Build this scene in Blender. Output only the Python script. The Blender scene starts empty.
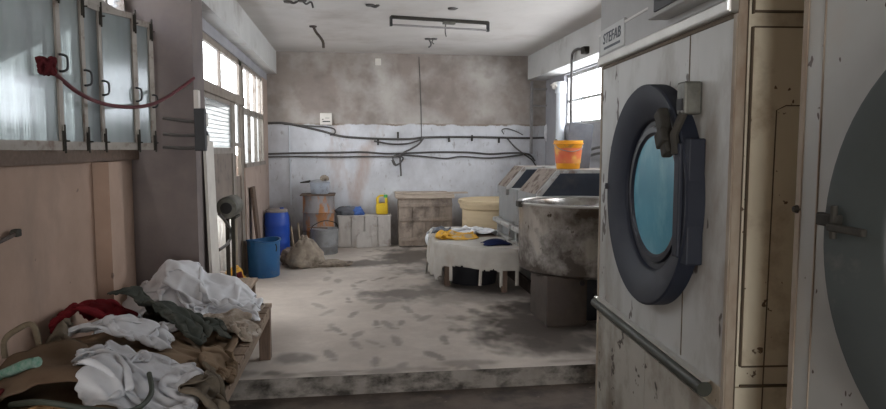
import bpy, bmesh, math, random
import numpy as np
from mathutils import Vector, Matrix, noise
random.seed(7); np.random.seed(7)
PI = math.pi
scene = bpy.context.scene
COL = scene.collection

# ------------------------------------------------------------------ camera
FPX, EYE = 660.0, Vector((0, 0, 1.58))
PITCH, YAW = math.radians(4.85), math.radians(7.77)
FW = Vector((math.sin(YAW) * math.cos(PITCH), math.cos(YAW) * math.cos(PITCH), -math.sin(PITCH)))
RT = Vector((math.cos(YAW), -math.sin(YAW), 0)); UP = RT.cross(FW)
cd = bpy.data.cameras.new('camera'); cam = bpy.data.objects.new('camera', cd); COL.objects.link(cam)
cd.sensor_width = 36; cd.lens = 36 * FPX / 886; cd.clip_start = .05; cd.clip_end = 200
R3 = Matrix((RT, UP, -FW)).transposed()
cam.matrix_world = Matrix.Translation(EYE) @ R3.to_4x4()
scene.camera = cam

def ray(u, v): return FW + RT * ((u - 443) / FPX) + UP * ((204.5 - v) / FPX)
def onZ(u, v, z): r = ray(u, v); return EYE + r * ((z - EYE.z) / r.z)
def onX(u, v, x): r = ray(u, v); return EYE + r * (x / r.x)
def onY(u, v, y): r = ray(u, v); return EYE + r * (y / r.y)
U = .13          # upper floor level
YB = 9.93        # back wall
ZC = 2.98        # ceiling
XA = -1.505      # near left wall
XB = -1.22       # far left wall
XR = 2.95        # right wall

# ------------------------------------------------------------------ materials
def M(name, c1, c2=None, scale=5., rough=.8, metal=0., bump=.15, stain=None, sscale=2., slo=.5, shi=.65, vs=(1, 1, 1), svs=(1, 1, 1),
      spots=None, pscale=12., plo=.66, phi=.7, pvs=(1, 1, 1), spec=.4, bdist=.02):
    m = bpy.data.materials.new(name); m.use_nodes = True
    nt = m.node_tree; N = nt.nodes; L = nt.links
    b = N['Principled BSDF']; b.inputs['Roughness'].default_value = rough; b.inputs['Metallic'].default_value = metal
    b.inputs['Specular IOR Level'].default_value = spec
    tc = N.new('ShaderNodeTexCoord')
    def nz(sc, v, det=6):
        mp = N.new('ShaderNodeMapping'); mp.inputs['Scale'].default_value = v; L.new(tc.outputs['Object'], mp.inputs['Vector'])
        n = N.new('ShaderNodeTexNoise'); n.inputs['Scale'].default_value = sc; n.inputs['Detail'].default_value = det
        n.inputs['Roughness'].default_value = .62; L.new(mp.outputs['Vector'], n.inputs['Vector']); return n
    def mask(n, lo, hi):
        r = N.new('ShaderNodeMapRange'); r.inputs['From Min'].default_value = lo; r.inputs['From Max'].default_value = hi
        L.new(n.outputs['Fac'], r.inputs['Value']); return r
    def mix(f, a, bb):
        x = N.new('ShaderNodeMix'); x.data_type = 'RGBA'; L.new(f, x.inputs['Factor'])
        for s, v in (('A', a), ('B', bb)):
            k = [i for i in x.inputs if i.name == s and i.type == 'RGBA'][0]
            if isinstance(v, tuple): k.default_value = (*v, 1)
            else: L.new(v, k)
        return [o for o in x.outputs if o.type == 'RGBA'][0]
    c2 = c2 or tuple(x * .8 for x in c1)
    n1 = nz(scale, vs); out = mix(mask(n1, .32, .68).outputs[0], c1, c2)
    if stain: out = mix(mask(nz(sscale, svs), slo, shi).outputs[0], out, stain)
    if spots: out = mix(mask(nz(pscale, pvs, 3), plo, phi).outputs[0], out, spots)
    L.new(out, b.inputs['Base Color'])
    if bump:
        bp = N.new('ShaderNodeBump'); bp.inputs['Strength'].default_value = bump; bp.inputs['Distance'].default_value = bdist
        L.new(n1.outputs['Fac'], bp.inputs['Height']); L.new(bp.outputs['Normal'], b.inputs['Normal'])
    m['col'] = 0
    m.node_tree.nodes['Principled BSDF'].label = name
    return m, out, mix, nz, mask
MT = {}
def mat(name, *a, **k): MT[name] = M(name, *a, **k)[0]; return MT[name]

mat('pink_plaster', (.42, .30, .235), (.33, .232, .18), 2.2, .85, bump=.25, stain=(.20, .16, .14), sscale=1.1, slo=.55, shi=.75, svs=(1, 1, .5), spots=(.14, .1, .085), pscale=9, plo=.7, phi=.76)
mat('pier_plaster', (.20, .168, .158), (.155, .13, .125), 3, .85, bump=.2, stain=(.14, .12, .12), sscale=1.5, slo=.5, shi=.75)
mat('grey_wall', (.34, .34, .36), (.27, .27, .29), 2, .8, stain=(.19, .18, .19), sscale=1.5, slo=.55, shi=.8)
mat('ceiling_paint', (.56, .54, .52), (.48, .46, .44), 1.3, .9, bump=.12, stain=(.36, .32, .29), sscale=.9, slo=.55, shi=.78, spots=(.25, .2, .17), pscale=3.5, plo=.72, phi=.8)
mat('beam_paint', (.52, .52, .51), (.44, .44, .43), 2, .9, stain=(.30, .28, .26), sscale=1.6, slo=.55, shi=.75)
mat('beige_wall', (.42, .33, .28), (.36, .28, .24), 3, .85, stain=(.22, .17, .15), sscale=2.5, slo=.55, shi=.75)
mat('lower_floor', (.15, .12, .10), (.09, .072, .06), 5, .6, bump=.3, stain=(.055, .045, .04), sscale=2.5, slo=.48, shi=.62, spots=(.25, .21, .18), pscale=14, plo=.64, phi=.72)
mat('riser', (.33, .305, .28), (.24, .22, .20), 7, .75, bump=.3, stain=(.045, .04, .034), sscale=5, slo=.43, shi=.62, svs=(1, 1, 1.6))
mat('wood_dark', (.15, .10, .075), (.10, .07, .05), 6, .75, bump=.2, vs=(1, 6, 6))
mat('wood_bench', (.30, .225, .165), (.20, .145, .105), 8, .75, bump=.2, vs=(6, .6, 6))
mat('wood_leg', (.20, .14, .105), (.13, .09, .07), 8, .75, bump=.2, vs=(6, 6, .7))
mat('crate_wood', (.36, .30, .25), (.25, .205, .17), 5, .85, bump=.3, vs=(3, 3, 1), stain=(.12, .095, .08), sscale=4, slo=.48, shi=.65)
mat('crate_top', (.46, .39, .32), (.34, .28, .23), 8, .8, vs=(1, 4, 4))
mat('trough_paint', (.50, .475, .45), (.40, .375, .35), 5, .85, vs=(2, 2, .7), stain=(.24, .2, .175), sscale=4, slo=.52, shi=.7)
mat('rust_drum', (.30, .29, .30), (.22, .20, .20), 4, .6, metal=.2, vs=(2, 2, .8), stain=(.38, .17, .07), sscale=3, slo=.5, shi=.56, svs=(1.6, 1.6, .6))
mat('galvanised', (.36, .37, .38), (.27, .28, .29), 7, .5, metal=.45, stain=(.18, .17, .17), sscale=5, slo=.5, shi=.7)
mat('enamel', (.42, .47, .55), (.34, .38, .45), 5, .4, stain=(.2, .17, .14), sscale=8, slo=.56, shi=.7)
mat('blue_barrel', (.02, .085, .46), (.015, .06, .35), 4, .42, stain=(.12, .12, .16), sscale=4, slo=.6, shi=.75)
mat('barrel_lid', (.33, .30, .27), (.22, .2, .19), 6, .7)
mat('blue_tub', (.025, .12, .28), (.018, .09, .23), 4, .5, bump=.06, stain=(.10, .14, .19), sscale=5, slo=.58, shi=.75)
mat('dark', (.03, .03, .032), (.018, .018, .02), 5, .7)
mat('black_plastic', (.028, .03, .035), (.02, .02, .024), 5, .5)
mat('cable', (.085, .08, .077), (.06, .056, .054), 20, .6)
mat('pipe_grey', (.30, .29, .29), (.2, .19, .19), 10, .6)
mat('pvc', (.62, .66, .70), (.54, .58, .62), 4, .5)
mat('white_plastic', (.66, .63, .58), (.57, .54, .5), 8, .55)
mat('cloth_white', (.70, .71, .74), (.62, .63, .66), 7, .95, bump=.1, stain=(.46, .45, .45), sscale=6, slo=.55, shi=.8, spec=.1)
mat('cloth_white_b', (.61, .62, .65), (.52, .53, .56), 7, .95, stain=(.36, .36, .37), sscale=6, slo=.55, shi=.8, spec=.1)
mat('cloth_net', (.42, .36, .30), (.30, .255, .21), 26, .95, bump=.5, stain=(.55, .5, .45), sscale=12, slo=.55, shi=.7, spec=.1)
mat('cloth_red', (.21, .022, .028), (.13, .014, .02), 9, .95, bump=.2, spec=.1)
mat('cloth_maroon', (.11, .02, .022), (.07, .014, .018), 9, .95, bump=.2, spec=.1)
mat('cloth_green', (.082, .09, .078), (.05, .056, .05), 8, .95, bump=.2, stain=(.13, .125, .105), sscale=7, slo=.56, shi=.75, spec=.1)
mat('cloth_brown', (.145, .102, .07), (.11, .077, .052), 6, .95, bump=.15, stain=(.10, .06, .04), sscale=3, slo=.55, shi=.75, spec=.1)
mat('cloth_khaki', (.175, .145, .11), (.12, .10, .078), 18, .95, bump=.35, spec=.1)
mat('cloth_tan', (.26, .19, .13), (.19, .135, .09), 8, .95, bump=.2, spec=.1)
mat('cloth_orange', (.30, .17, .08), (.22, .12, .058), 8, .95, bump=.2, spec=.1)
mat('cloth_grey', (.16, .17, .19), (.11, .115, .13), 9, .95, bump=.2, spec=.1)
mat('cloth_navy', (.012, .018, .06), (.008, .012, .04), 9, .95, bump=.2, spec=.1)
mat('cloth_yellow', (.62, .36, .05), (.50, .26, .04), 9, .95, bump=.2, stain=(.45, .36, .25), sscale=8, slo=.52, shi=.6, spec=.1)
mat('table_sheet', (.44, .42, .385), (.36, .34, .31), 5, .95, bump=.15, stain=(.32, .28, .23), sscale=3, slo=.5, shi=.75, spec=.1)
mat('sack', (.34, .29, .235), (.22, .185, .15), 12, .95, bump=.4, stain=(.12, .10, .085), sscale=7, slo=.55, shi=.7, spec=.1)
mat('rope_green', (.09, .24, .18), (.28, .36, .32), 60, .95, bump=.4, spec=.1)
mat('rope_tan', (.20, .165, .115), (.14, .11, .08), 40, .95, bump=.4, spec=.1)
mat('hose_green', (.045, .055, .04), (.03, .036, .028), 20, .6)
mat('hose_red', (.115, .022, .03), (.08, .015, .02), 20, .5)
mat('cream_tub', (.58, .47, .31), (.50, .40, .26), 4, .6, vs=(.5, .5, 5), stain=(.36, .28, .19), sscale=3, slo=.56, shi=.75, svs=(1, 1, 3))
mat('bucket_yellow', (.80, .36, .02), (.72, .30, .02), 6, .45, bump=.04, stain=(.40, .22, .08), sscale=9, slo=.58, shi=.7)
mat('bucket_label', (.62, .10, .055), (.62, .22, .06), 5, .6, bump=0, stain=(.66, .36, .08), sscale=7, slo=.5, shi=.62)
mat('jug_yellow', (.72, .50, .02), (.6, .40, .02), 6, .5)
mat('jug_green', (.10, .42, .12), None, 6, .5)
mat('bag_blue', (.06, .14, .42), (.04, .1, .32), 8, .55, bump=.3)
mat('stainless', (.52, .50, .475), (.36, .34, .32), 3, .3, metal=.85, vs=(2, 2, .2), bump=.04, stain=(.13, .105, .085), sscale=2.6, slo=.47, shi=.62, svs=(1, 1, .8), spots=(.09, .07, .055), pscale=13, plo=.63, phi=.70, pvs=(1, 1, .8))
mat('stainless_rim', (.62, .61, .59), (.5, .49, .47), 5, .3, metal=.85, bump=.03)
mat('rusty_steel', (.085, .066, .055), (.05, .04, .033), 6, .7, metal=.2, bump=.25, stain=(.07, .055, .05), sscale=4, slo=.5, shi=.65)
mat('machine_grey', (.27, .275, .275), (.21, .215, .215), 3, .55, metal=.2, stain=(.2, .18, .165), sscale=4, slo=.52, shi=.7, svs=(1, 1, .6))
mat('machine_frame', (.46, .46, .45), (.35, .34, .33), 8, .45, metal=.4, stain=(.2, .15, .12), sscale=8, slo=.56, shi=.68)
mat('machine_shoulder', (.30, .26, .23), (.22, .18, .155), 9, .7, metal=.2, bump=.3, stain=(.10, .07, .055), sscale=11, slo=.5, shi=.6)
mat('machine_dark', (.03, .037, .05), (.02, .024, .034), 4, .35, bump=.03, stain=(.05, .048, .05), sscale=6, slo=.55, shi=.7)
mat('dryer_front', (.47, .475, .455), (.40, .405, .385), 2.5, .5, metal=.0, bump=.04, vs=(1, 1, .35), stain=(.20, .165, .125), sscale=2.6, slo=.46, shi=.72, svs=(1, 1, .5), spots=(.085, .07, .06), pscale=6.5, plo=.635, phi=.65, pvs=(1, 1, .55))
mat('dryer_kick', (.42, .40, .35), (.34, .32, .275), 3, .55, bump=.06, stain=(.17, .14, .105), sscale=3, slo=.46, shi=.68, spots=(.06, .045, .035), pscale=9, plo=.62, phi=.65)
mat('dryer_header', (.36, .36, .35), (.31, .31, .30), 3, .5, bump=.03, stain=(.22, .2, .18), sscale=3, slo=.58, shi=.8)
mat('dryer_side', (.62, .57, .45), (.55, .50, .39), 2.5, .6, bump=.06, stain=(.24, .17, .105), sscale=2.6, slo=.52, shi=.70, spots=(.12, .08, .05), pscale=20, plo=.66, phi=.68)
mat('dryer_pale', (.37, .375, .35), (.325, .33, .305), 2.5, .5, bump=.05, stain=(.36, .33, .28), sscale=2.5, slo=.52, shi=.72, spots=(.06, .04, .03), pscale=13, plo=.665, phi=.675, pvs=(1, 1, .7))
mat('seam', (.12, .093, .065), None, 20, .8)
mat('rust_edge', (.22, .16, .115), (.36, .32, .26), 9, .75, vs=(1, 1, .4))
mat('polished', (.66, .65, .62), (.55, .54, .51), 8, .28, metal=.8, bump=.03)
mat('ring_paint', (.017, .021, .033), (.013, .016, .026), 4, .55, spec=.3, bump=.05, stain=(.04, .042, .048), sscale=5, slo=.6, shi=.8)
mat('ring_inner', (.055, .05, .045), (.035, .033, .032), 5, .5, stain=(.09, .07, .05), sscale=4, slo=.55, shi=.7)
mat('ring_dark', (.012, .016, .026), (.009, .012, .02), 4, .4, bump=.05)
mat('ring_teal', (.052, .062, .06), (.04, .048, .047), 3, .5, bump=.05, stain=(.15, .135, .12), sscale=4, slo=.6, shi=.8)
mat('latch_metal', (.17, .17, .15), (.09, .088, .076), 14, .5, metal=.5)
mat('latch_dark', (.05, .046, .038), (.03, .028, .024), 12, .75, metal=.1, spec=.25)
mat('olive_rail', (.06, .064, .052), (.04, .042, .035), 8, .45, metal=.3)
mat('plate_ink', (.09, .10, .115), None, 8, .7)
mat('plate_white', (.50, .51, .50), (.43, .44, .43), 9, .55)
mat('frame_steel', (.30, .27, .24), (.23, .205, .18), 9, .6, metal=.2, stain=(.15, .1, .075), sscale=9, slo=.56, shi=.68)
mat('frame_beige', (.27, .235, .20), (.2, .17, .145), 6, .8, stain=(.18, .14, .12), sscale=6, slo=.56, shi=.7)
mat('door_brown', (.23, .19, .165), (.17, .14, .12), 5, .75, stain=(.09, .08, .072), sscale=8, slo=.55, shi=.68)
mat('yard', (.36, .33, .30), (.28, .25, .22), 4, .9, stain=(.2, .18, .16), sscale=2, slo=.5, shi=.7)
mat('yard_wall', (.40, .42, .45), (.34, .36, .39), 2, .9)
mat('sheet_metal', (.62, .62, .61), (.5, .5, .49), 8, .6, stain=(.36, .3, .25), sscale=6, slo=.56, shi=.7)
mat('trash', (.34, .16, .15), (.4, .38, .1), 9, .9)
mat('trash_b', (.12, .09, .08), (.35, .3, .26), 9, .9)
mat('stick', (.30, .235, .17), (.22, .17, .125), 9, .85)
mat('wire_mesh', (.16, .165, .17), None, 10, .6, metal=.3)

def glassy(name, tint, trans, transl, rough=.25, dirt_light=(.3, .3, .3), d0=.15, d1=.75):
    m = bpy.data.materials.new(name); m.use_nodes = True; nt = m.node_tree; N = nt.nodes; L = nt.links
    N.remove(N['Principled BSDF']); out = N['Material Output']
    tc = N.new('ShaderNodeTexCoord'); mp = N.new('ShaderNodeMapping'); mp.inputs['Scale'].default_value = (6, 6, .5); L.new(tc.outputs['Object'], mp.inputs[0])
    nz = N.new('ShaderNodeTexNoise'); nz.inputs['Scale'].default_value = 2.2; nz.inputs['Detail'].default_value = 5; L.new(mp.outputs[0], nz.inputs[0])
    tr = N.new('ShaderNodeBsdfTransparent'); tr.inputs[0].default_value = (*tint, 1)
    tl = N.new('ShaderNodeBsdfTranslucent'); tl.inputs[0].default_value = (*tint, 1)
    df = N.new('ShaderNodeBsdfDiffuse'); df.inputs[0].default_value = (*dirt_light, 1)  # upright streaks: dirt, on the casements also painting in the light gradients
    gl = N.new('ShaderNodeBsdfGlossy'); gl.inputs['Roughness'].default_value = rough; gl.inputs[0].default_value = (.9, .95, 1, 1)
    m1 = N.new('ShaderNodeMixShader'); m1.inputs[0].default_value = transl / (trans + transl); L.new(tr.outputs[0], m1.inputs[1]); L.new(tl.outputs[0], m1.inputs[2])
    rg = N.new('ShaderNodeMapRange'); rg.inputs['From Min'].default_value = .35; rg.inputs['From Max'].default_value = .75
    rg.inputs['To Min'].default_value = d0; rg.inputs['To Max'].default_value = d1; L.new(nz.outputs['Fac'], rg.inputs[0])
    m2 = N.new('ShaderNodeMixShader'); L.new(rg.outputs[0], m2.inputs[0]); L.new(m1.outputs[0], m2.inputs[1]); L.new(df.outputs[0], m2.inputs[2])
    fr = N.new('ShaderNodeFresnel'); fr.inputs[0].default_value = 1.25 if trans > .7 else 1.45
    ge = N.new('ShaderNodeNewGeometry'); sb_ = N.new('ShaderNodeMath'); sb_.operation = 'SUBTRACT'; sb_.use_clamp = True; L.new(fr.outputs[0], sb_.inputs[0]); L.new(ge.outputs['Backfacing'], sb_.inputs[1])
    m3 = N.new('ShaderNodeMixShader'); L.new(sb_.outputs[0], m3.inputs[0]); L.new(m2.outputs[0], m3.inputs[1]); L.new(gl.outputs[0], m3.inputs[2])
    L.new(m3.outputs[0], out.inputs[0]); MT[name] = m; return m
glassy('wired_glass', (.42, .46, .47), .5, .5, .12, (.30, .32, .33), .2, .65)
glassy('clear_pane', (.95, .97, 1.), .93, .07, .1, (.5, .5, .5), .0, .12)
glassy('mesh_glass', (.62, .64, .65), .62, .38, .2, (.3, .31, .32), .05, .25)

def splash():        # grime splashed up the lower half of the extractor
    m = MT['stainless']; nt = m.node_tree; N = nt.nodes; L = nt.links; b = N['Principled BSDF']; src = b.inputs['Base Color'].links[0].from_socket
    tc = N.new('ShaderNodeTexCoord'); sp = N.new('ShaderNodeSeparateXYZ'); L.new(tc.outputs['Object'], sp.inputs[0])
    n = N.new('ShaderNodeTexNoise'); n.inputs['Scale'].default_value = 5; n.inputs['Detail'].default_value = 9; n.inputs['Roughness'].default_value = .6; L.new(tc.outputs['Object'], n.inputs[0])
    a = N.new('ShaderNodeMath'); a.operation = 'MULTIPLY_ADD'; a.inputs[1].default_value = -.75; L.new(sp.outputs['Z'], a.inputs[0]); L.new(n.outputs['Fac'], a.inputs[2])
    r = N.new('ShaderNodeMapRange'); r.inputs['From Min'].default_value = -.08; r.inputs['From Max'].default_value = .14; L.new(a.outputs[0], r.inputs[0])
    x = N.new('ShaderNodeMix'); x.data_type = 'RGBA'; L.new(r.outputs[0], x.inputs['Factor']); ins = [i for i in x.inputs if i.type == 'RGBA']; L.new(src, ins[0]); ins[1].default_value = (.06, .047, .038, 1)
    L.new([o for o in x.outputs if o.type == 'RGBA'][0], b.inputs['Base Color'])
    mm = N.new('ShaderNodeMapRange'); mm.inputs['To Min'].default_value = .85; mm.inputs['To Max'].default_value = .1; L.new(r.outputs[0], mm.inputs[0]); L.new(mm.outputs[0], b.inputs['Metallic'])
    rr = N.new('ShaderNodeMapRange'); rr.inputs['To Min'].default_value = .28; rr.inputs['To Max'].default_value = .7; L.new(r.outputs[0], rr.inputs[0]); L.new(rr.outputs[0], b.inputs['Roughness'])
splash()
# dryer porthole glass: opaque dusty blue plastic film
def film():
    m, out, mix, nz, mask = M('porthole_glass', (.09, .33, .43), (.07, .27, .36), 4, .25, bump=.02, stain=(.15, .42, .51), sscale=6, slo=.5, shi=.72, svs=(1, 1, .6), spec=.5)
    MT['porthole_glass'] = m
film()

# back wall: brown bare plaster above, whitewashed below
def back_wall_mat():
    m, out, mix, nz, mask = M('back_wall', (.29, .25, .225), (.20, .168, .15), 1.6, .9, bump=.25, stain=(.41, .385, .36), sscale=.9, slo=.44, shi=.66, spots=(.15, .12, .105), pscale=2.2, plo=.5, phi=.82)
    nt = m.node_tree; N = nt.nodes; L = nt.links; b = N['Principled BSDF']
    w = mix(mask(nz(3, (1, 1, .8)), .38, .66).outputs[0], (.565, .58, .615), (.44, .445, .47))
    w = mix(mask(nz(7, (2, 2, .9), 4), .60, .70).outputs[0], w, (.33, .32, .32))
    w = mix(mask(nz(1.2, (1, 1, .35)), .58, .68).outputs[0], w, (.42, .35, .325))
    geo = N.new('ShaderNodeNewGeometry'); sp = N.new('ShaderNodeSeparateXYZ'); L.new(geo.outputs['Position'], sp.inputs[0])
    n = nz(5, (1, 1, 1)); ad = N.new('ShaderNodeMath'); ad.operation = 'MULTIPLY_ADD'; ad.inputs[1].default_value = .09
    L.new(n.outputs['Fac'], ad.inputs[0]); L.new(sp.outputs['Z'], ad.inputs[2])
    r = N.new('ShaderNodeMapRange'); r.inputs['From Min'].default_value = 1.985; r.inputs['From Max'].default_value = 1.965; L.new(ad.outputs[0], r.inputs[0])
    o = mix(r.outputs[0], out, w)
    # crust line where the whitewash stops
    ln = N.new('ShaderNodeMath'); ln.operation = 'COMPARE'; ln.inputs[1].default_value = 1.985; ln.inputs[2].default_value = .014; L.new(ad.outputs[0], ln.inputs[0])
    lm = N.new('ShaderNodeMath'); lm.operation = 'MULTIPLY'; L.new(ln.outputs[0], lm.inputs[0]); L.new(mask(nz(2.5, (1, 1, 1)), .4, .55).outputs[0], lm.inputs[1])
    o = mix(lm.outputs[0], o, (.22, .18, .15))
    # splash-stained foot of the wall
    n2 = nz(2.5, (1, 1, .6)); a2 = N.new('ShaderNodeMath'); a2.operation = 'MULTIPLY_ADD'; a2.inputs[1].default_value = -.9
    L.new(n2.outputs['Fac'], a2.inputs[0]); L.new(sp.outputs['Z'], a2.inputs[2])
    r2 = N.new('ShaderNodeMapRange'); r2.inputs['From Min'].default_value = .3; r2.inputs['From Max'].default_value = -.15; L.new(a2.outputs[0], r2.inputs[0])
    o = mix(r2.outputs[0], o, (.21, .185, .17))
    L.new(o, b.inputs['Base Color']); MT['back_wall'] = m
back_wall_mat()

def floor_mat():
    m, out, mix, nz, mask = M('upper_floor', (.53, .475, .425), (.43, .385, .345), 3.5, .72, bump=.2, stain=(.38, .33, .29), sscale=1.3, slo=.5, shi=.75, spots=(.50, .45, .41), pscale=6, plo=.6, phi=.72)
    nt = m.node_tree; N = nt.nodes; L = nt.links; b = N['Principled BSDF']
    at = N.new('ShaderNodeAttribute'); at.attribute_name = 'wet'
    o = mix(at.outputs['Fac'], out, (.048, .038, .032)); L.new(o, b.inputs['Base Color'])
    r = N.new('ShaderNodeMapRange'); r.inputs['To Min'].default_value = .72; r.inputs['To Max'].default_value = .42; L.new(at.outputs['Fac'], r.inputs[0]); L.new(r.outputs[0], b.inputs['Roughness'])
    MT['upper_floor'] = m
floor_mat()

# ------------------------------------------------------------------ mesh helpers
class MB:
    def __init__(s): s.v = []; s.f = []
    def add(s, vs, fs, mtx=None):
        o = len(s.v)
        for v in vs: s.v.append((mtx @ Vector(v))[:] if mtx is not None else tuple(v))
        for f in fs: s.f.append(tuple(i + o for i in f))
        return s
    def box(s, a, b, mtx=None, bev=0.):
        x0, x1 = sorted((a[0], b[0])); y0, y1 = sorted((a[1], b[1])); z0, z1 = sorted((a[2], b[2]))
        if bev > 0:
            bm = bmesh.new(); bmesh.ops.create_cube(bm, size=1)
            for v in bm.verts: v.co = Vector((x0 + (v.co.x + .5) * (x1 - x0), y0 + (v.co.y + .5) * (y1 - y0), z0 + (v.co.z + .5) * (z1 - z0)))
            bmesh.ops.bevel(bm, geom=bm.edges[:], offset=bev, segments=2, affect='EDGES', profile=.5)
            bm.verts.index_update()
            s.add([v.co[:] for v in bm.verts], [[v.index for v in f.verts] for f in bm.faces], mtx); bm.free(); return s
        vs = [(x0, y0, z0), (x1, y0, z0), (x1, y1, z0), (x0, y1, z0), (x0, y0, z1), (x1, y0, z1), (x1, y1, z1), (x0, y1, z1)]
        return s.add(vs, [(0, 3, 2, 1), (4, 5, 6, 7), (0, 1, 5, 4), (1, 2, 6, 5), (2, 3, 7, 6), (3, 0, 4, 7)], mtx)
    def tube(s, path, r, seg=8, cap=True, closed=False):
        P = [Vector(p) for p in path]; n = len(P); rr = r if isinstance(r, (list, tuple)) else [r] * n
        T = []
        for i in range(n):
            a = P[(i - 1) % n] if (closed or i > 0) else P[0]; b = P[(i + 1) % n] if (closed or i < n - 1) else P[-1]
            t = (b - a); T.append(t.normalized() if t.length > 1e-9 else Vector((0, 0, 1)))
        ref = Vector((0, 0, 1)) if abs(T[0].z) < .9 else Vector((1, 0, 0))
        X = T[0].cross(ref).normalized(); vs = []
        for i in range(n):
            X = (X - T[i] * X.dot(T[i])).normalized(); Y = T[i].cross(X)
            for k in range(seg):
                a = 2 * PI * k / seg; vs.append(P[i] + (X * math.cos(a) + Y * math.sin(a)) * rr[i])
        fs = []
        for i in range(n if closed else n - 1):
            j = (i + 1) % n
            for k in range(seg): fs.append((i * seg + k, i * seg + (k + 1) % seg, j * seg + (k + 1) % seg, j * seg + k))
        if cap and not closed: fs.append(tuple(range(seg))[::-1]); fs.append(tuple((n - 1) * seg + k for k in range(seg)))
        return s.add(vs, fs)
    def lathe(s, prof, seg=48, mtx=None, closed=False):
        n = len(prof); vs = []; fs = []
        for (r, z) in prof:
            for k in range(seg): a = 2 * PI * k / seg; vs.append((r * math.cos(a), r * math.sin(a), z))
        for i in range(n if closed else n - 1):
            j = (i + 1) % n
            for k in range(seg): fs.append((i * seg + k, i * seg + (k + 1) % seg, j * seg + (k + 1) % seg, j * seg + k))
        if not closed:
            if prof[0][0] > 1e-6: fs.append(tuple(range(seg))[::-1])
            if prof[-1][0] > 1e-6: fs.append(tuple((n - 1) * seg + k for k in range(seg)))
        return s.add(vs, fs, mtx)
    def prism(s, poly, a, b, axis='Y', mtx=None):
        n = len(poly)
        def p(q, t): return {'Y': (q[0], t, q[1]), 'X': (t, q[0], q[1]), 'Z': (q[0], q[1], t)}[axis]
        vs = [p(q, a) for q in poly] + [p(q, b) for q in poly]
        fs = [tuple(range(n)), tuple(range(n, 2 * n))[::-1]] + [(i, i + n, (i + 1) % n + n, (i + 1) % n) for i in range(n)]
        return s.add(vs, fs, mtx)
    def build(s, name, m, parent=None, smooth=False, loc=None):
        me = bpy.data.meshes.new(name); me.from_pydata(s.v, [], s.f); me.update()
        bm = bmesh.new(); bm.from_mesh(me); bmesh.ops.remove_doubles(bm, verts=bm.verts, dist=1e-6); bmesh.ops.recalc_face_normals(bm, faces=bm.faces)
        if smooth:
            for f in bm.faces: f.smooth = True
            for e in bm.edges:
                if len(e.link_faces) == 2 and e.calc_face_angle(0) > .7: e.smooth = False
        bm.to_mesh(me); bm.free()
        me.materials.append(MT[m] if isinstance(m, str) else m)
        o = bpy.data.objects.new(name, me); COL.objects.link(o)
        if parent: o.parent = parent
        if loc: o.location = loc
        return o
def thing(name, label, cat, loc=(0, 0, 0), rz=0, group=None):
    o = bpy.data.objects.new(name, None); COL.objects.link(o); o.location = loc; o.rotation_euler = (0, 0, rz); o.empty_display_size = .1
    return tag(o, label, cat, group)
def tag(o, label, cat, group=None):
    o['label'] = label; o['category'] = cat
    if group: o['group'] = group
    return o
def struct(o): o['kind'] = 'structure'; return o
def smoothpath(pts, n=6):
    P = [Vector(p) for p in pts]; out = []
    for i in range(len(P) - 1):
        a = P[max(i - 1, 0)]; b = P[i]; c = P[i + 1]; d = P[min(i + 2, len(P) - 1)]
        for k in range(n):
            t = k / n; out.append(.5 * ((2 * b) + (c - a) * t + (2 * a - 5 * b + 4 * c - d) * t * t + (3 * b - a - 3 * c + d) * t ** 3))
    out.append(P[-1]); return out
def shift(o, loc):          # give a world-built single mesh an origin at loc
    for v in o.data.vertices: v.co -= Vector(loc)
    o.location = loc; return o

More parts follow.
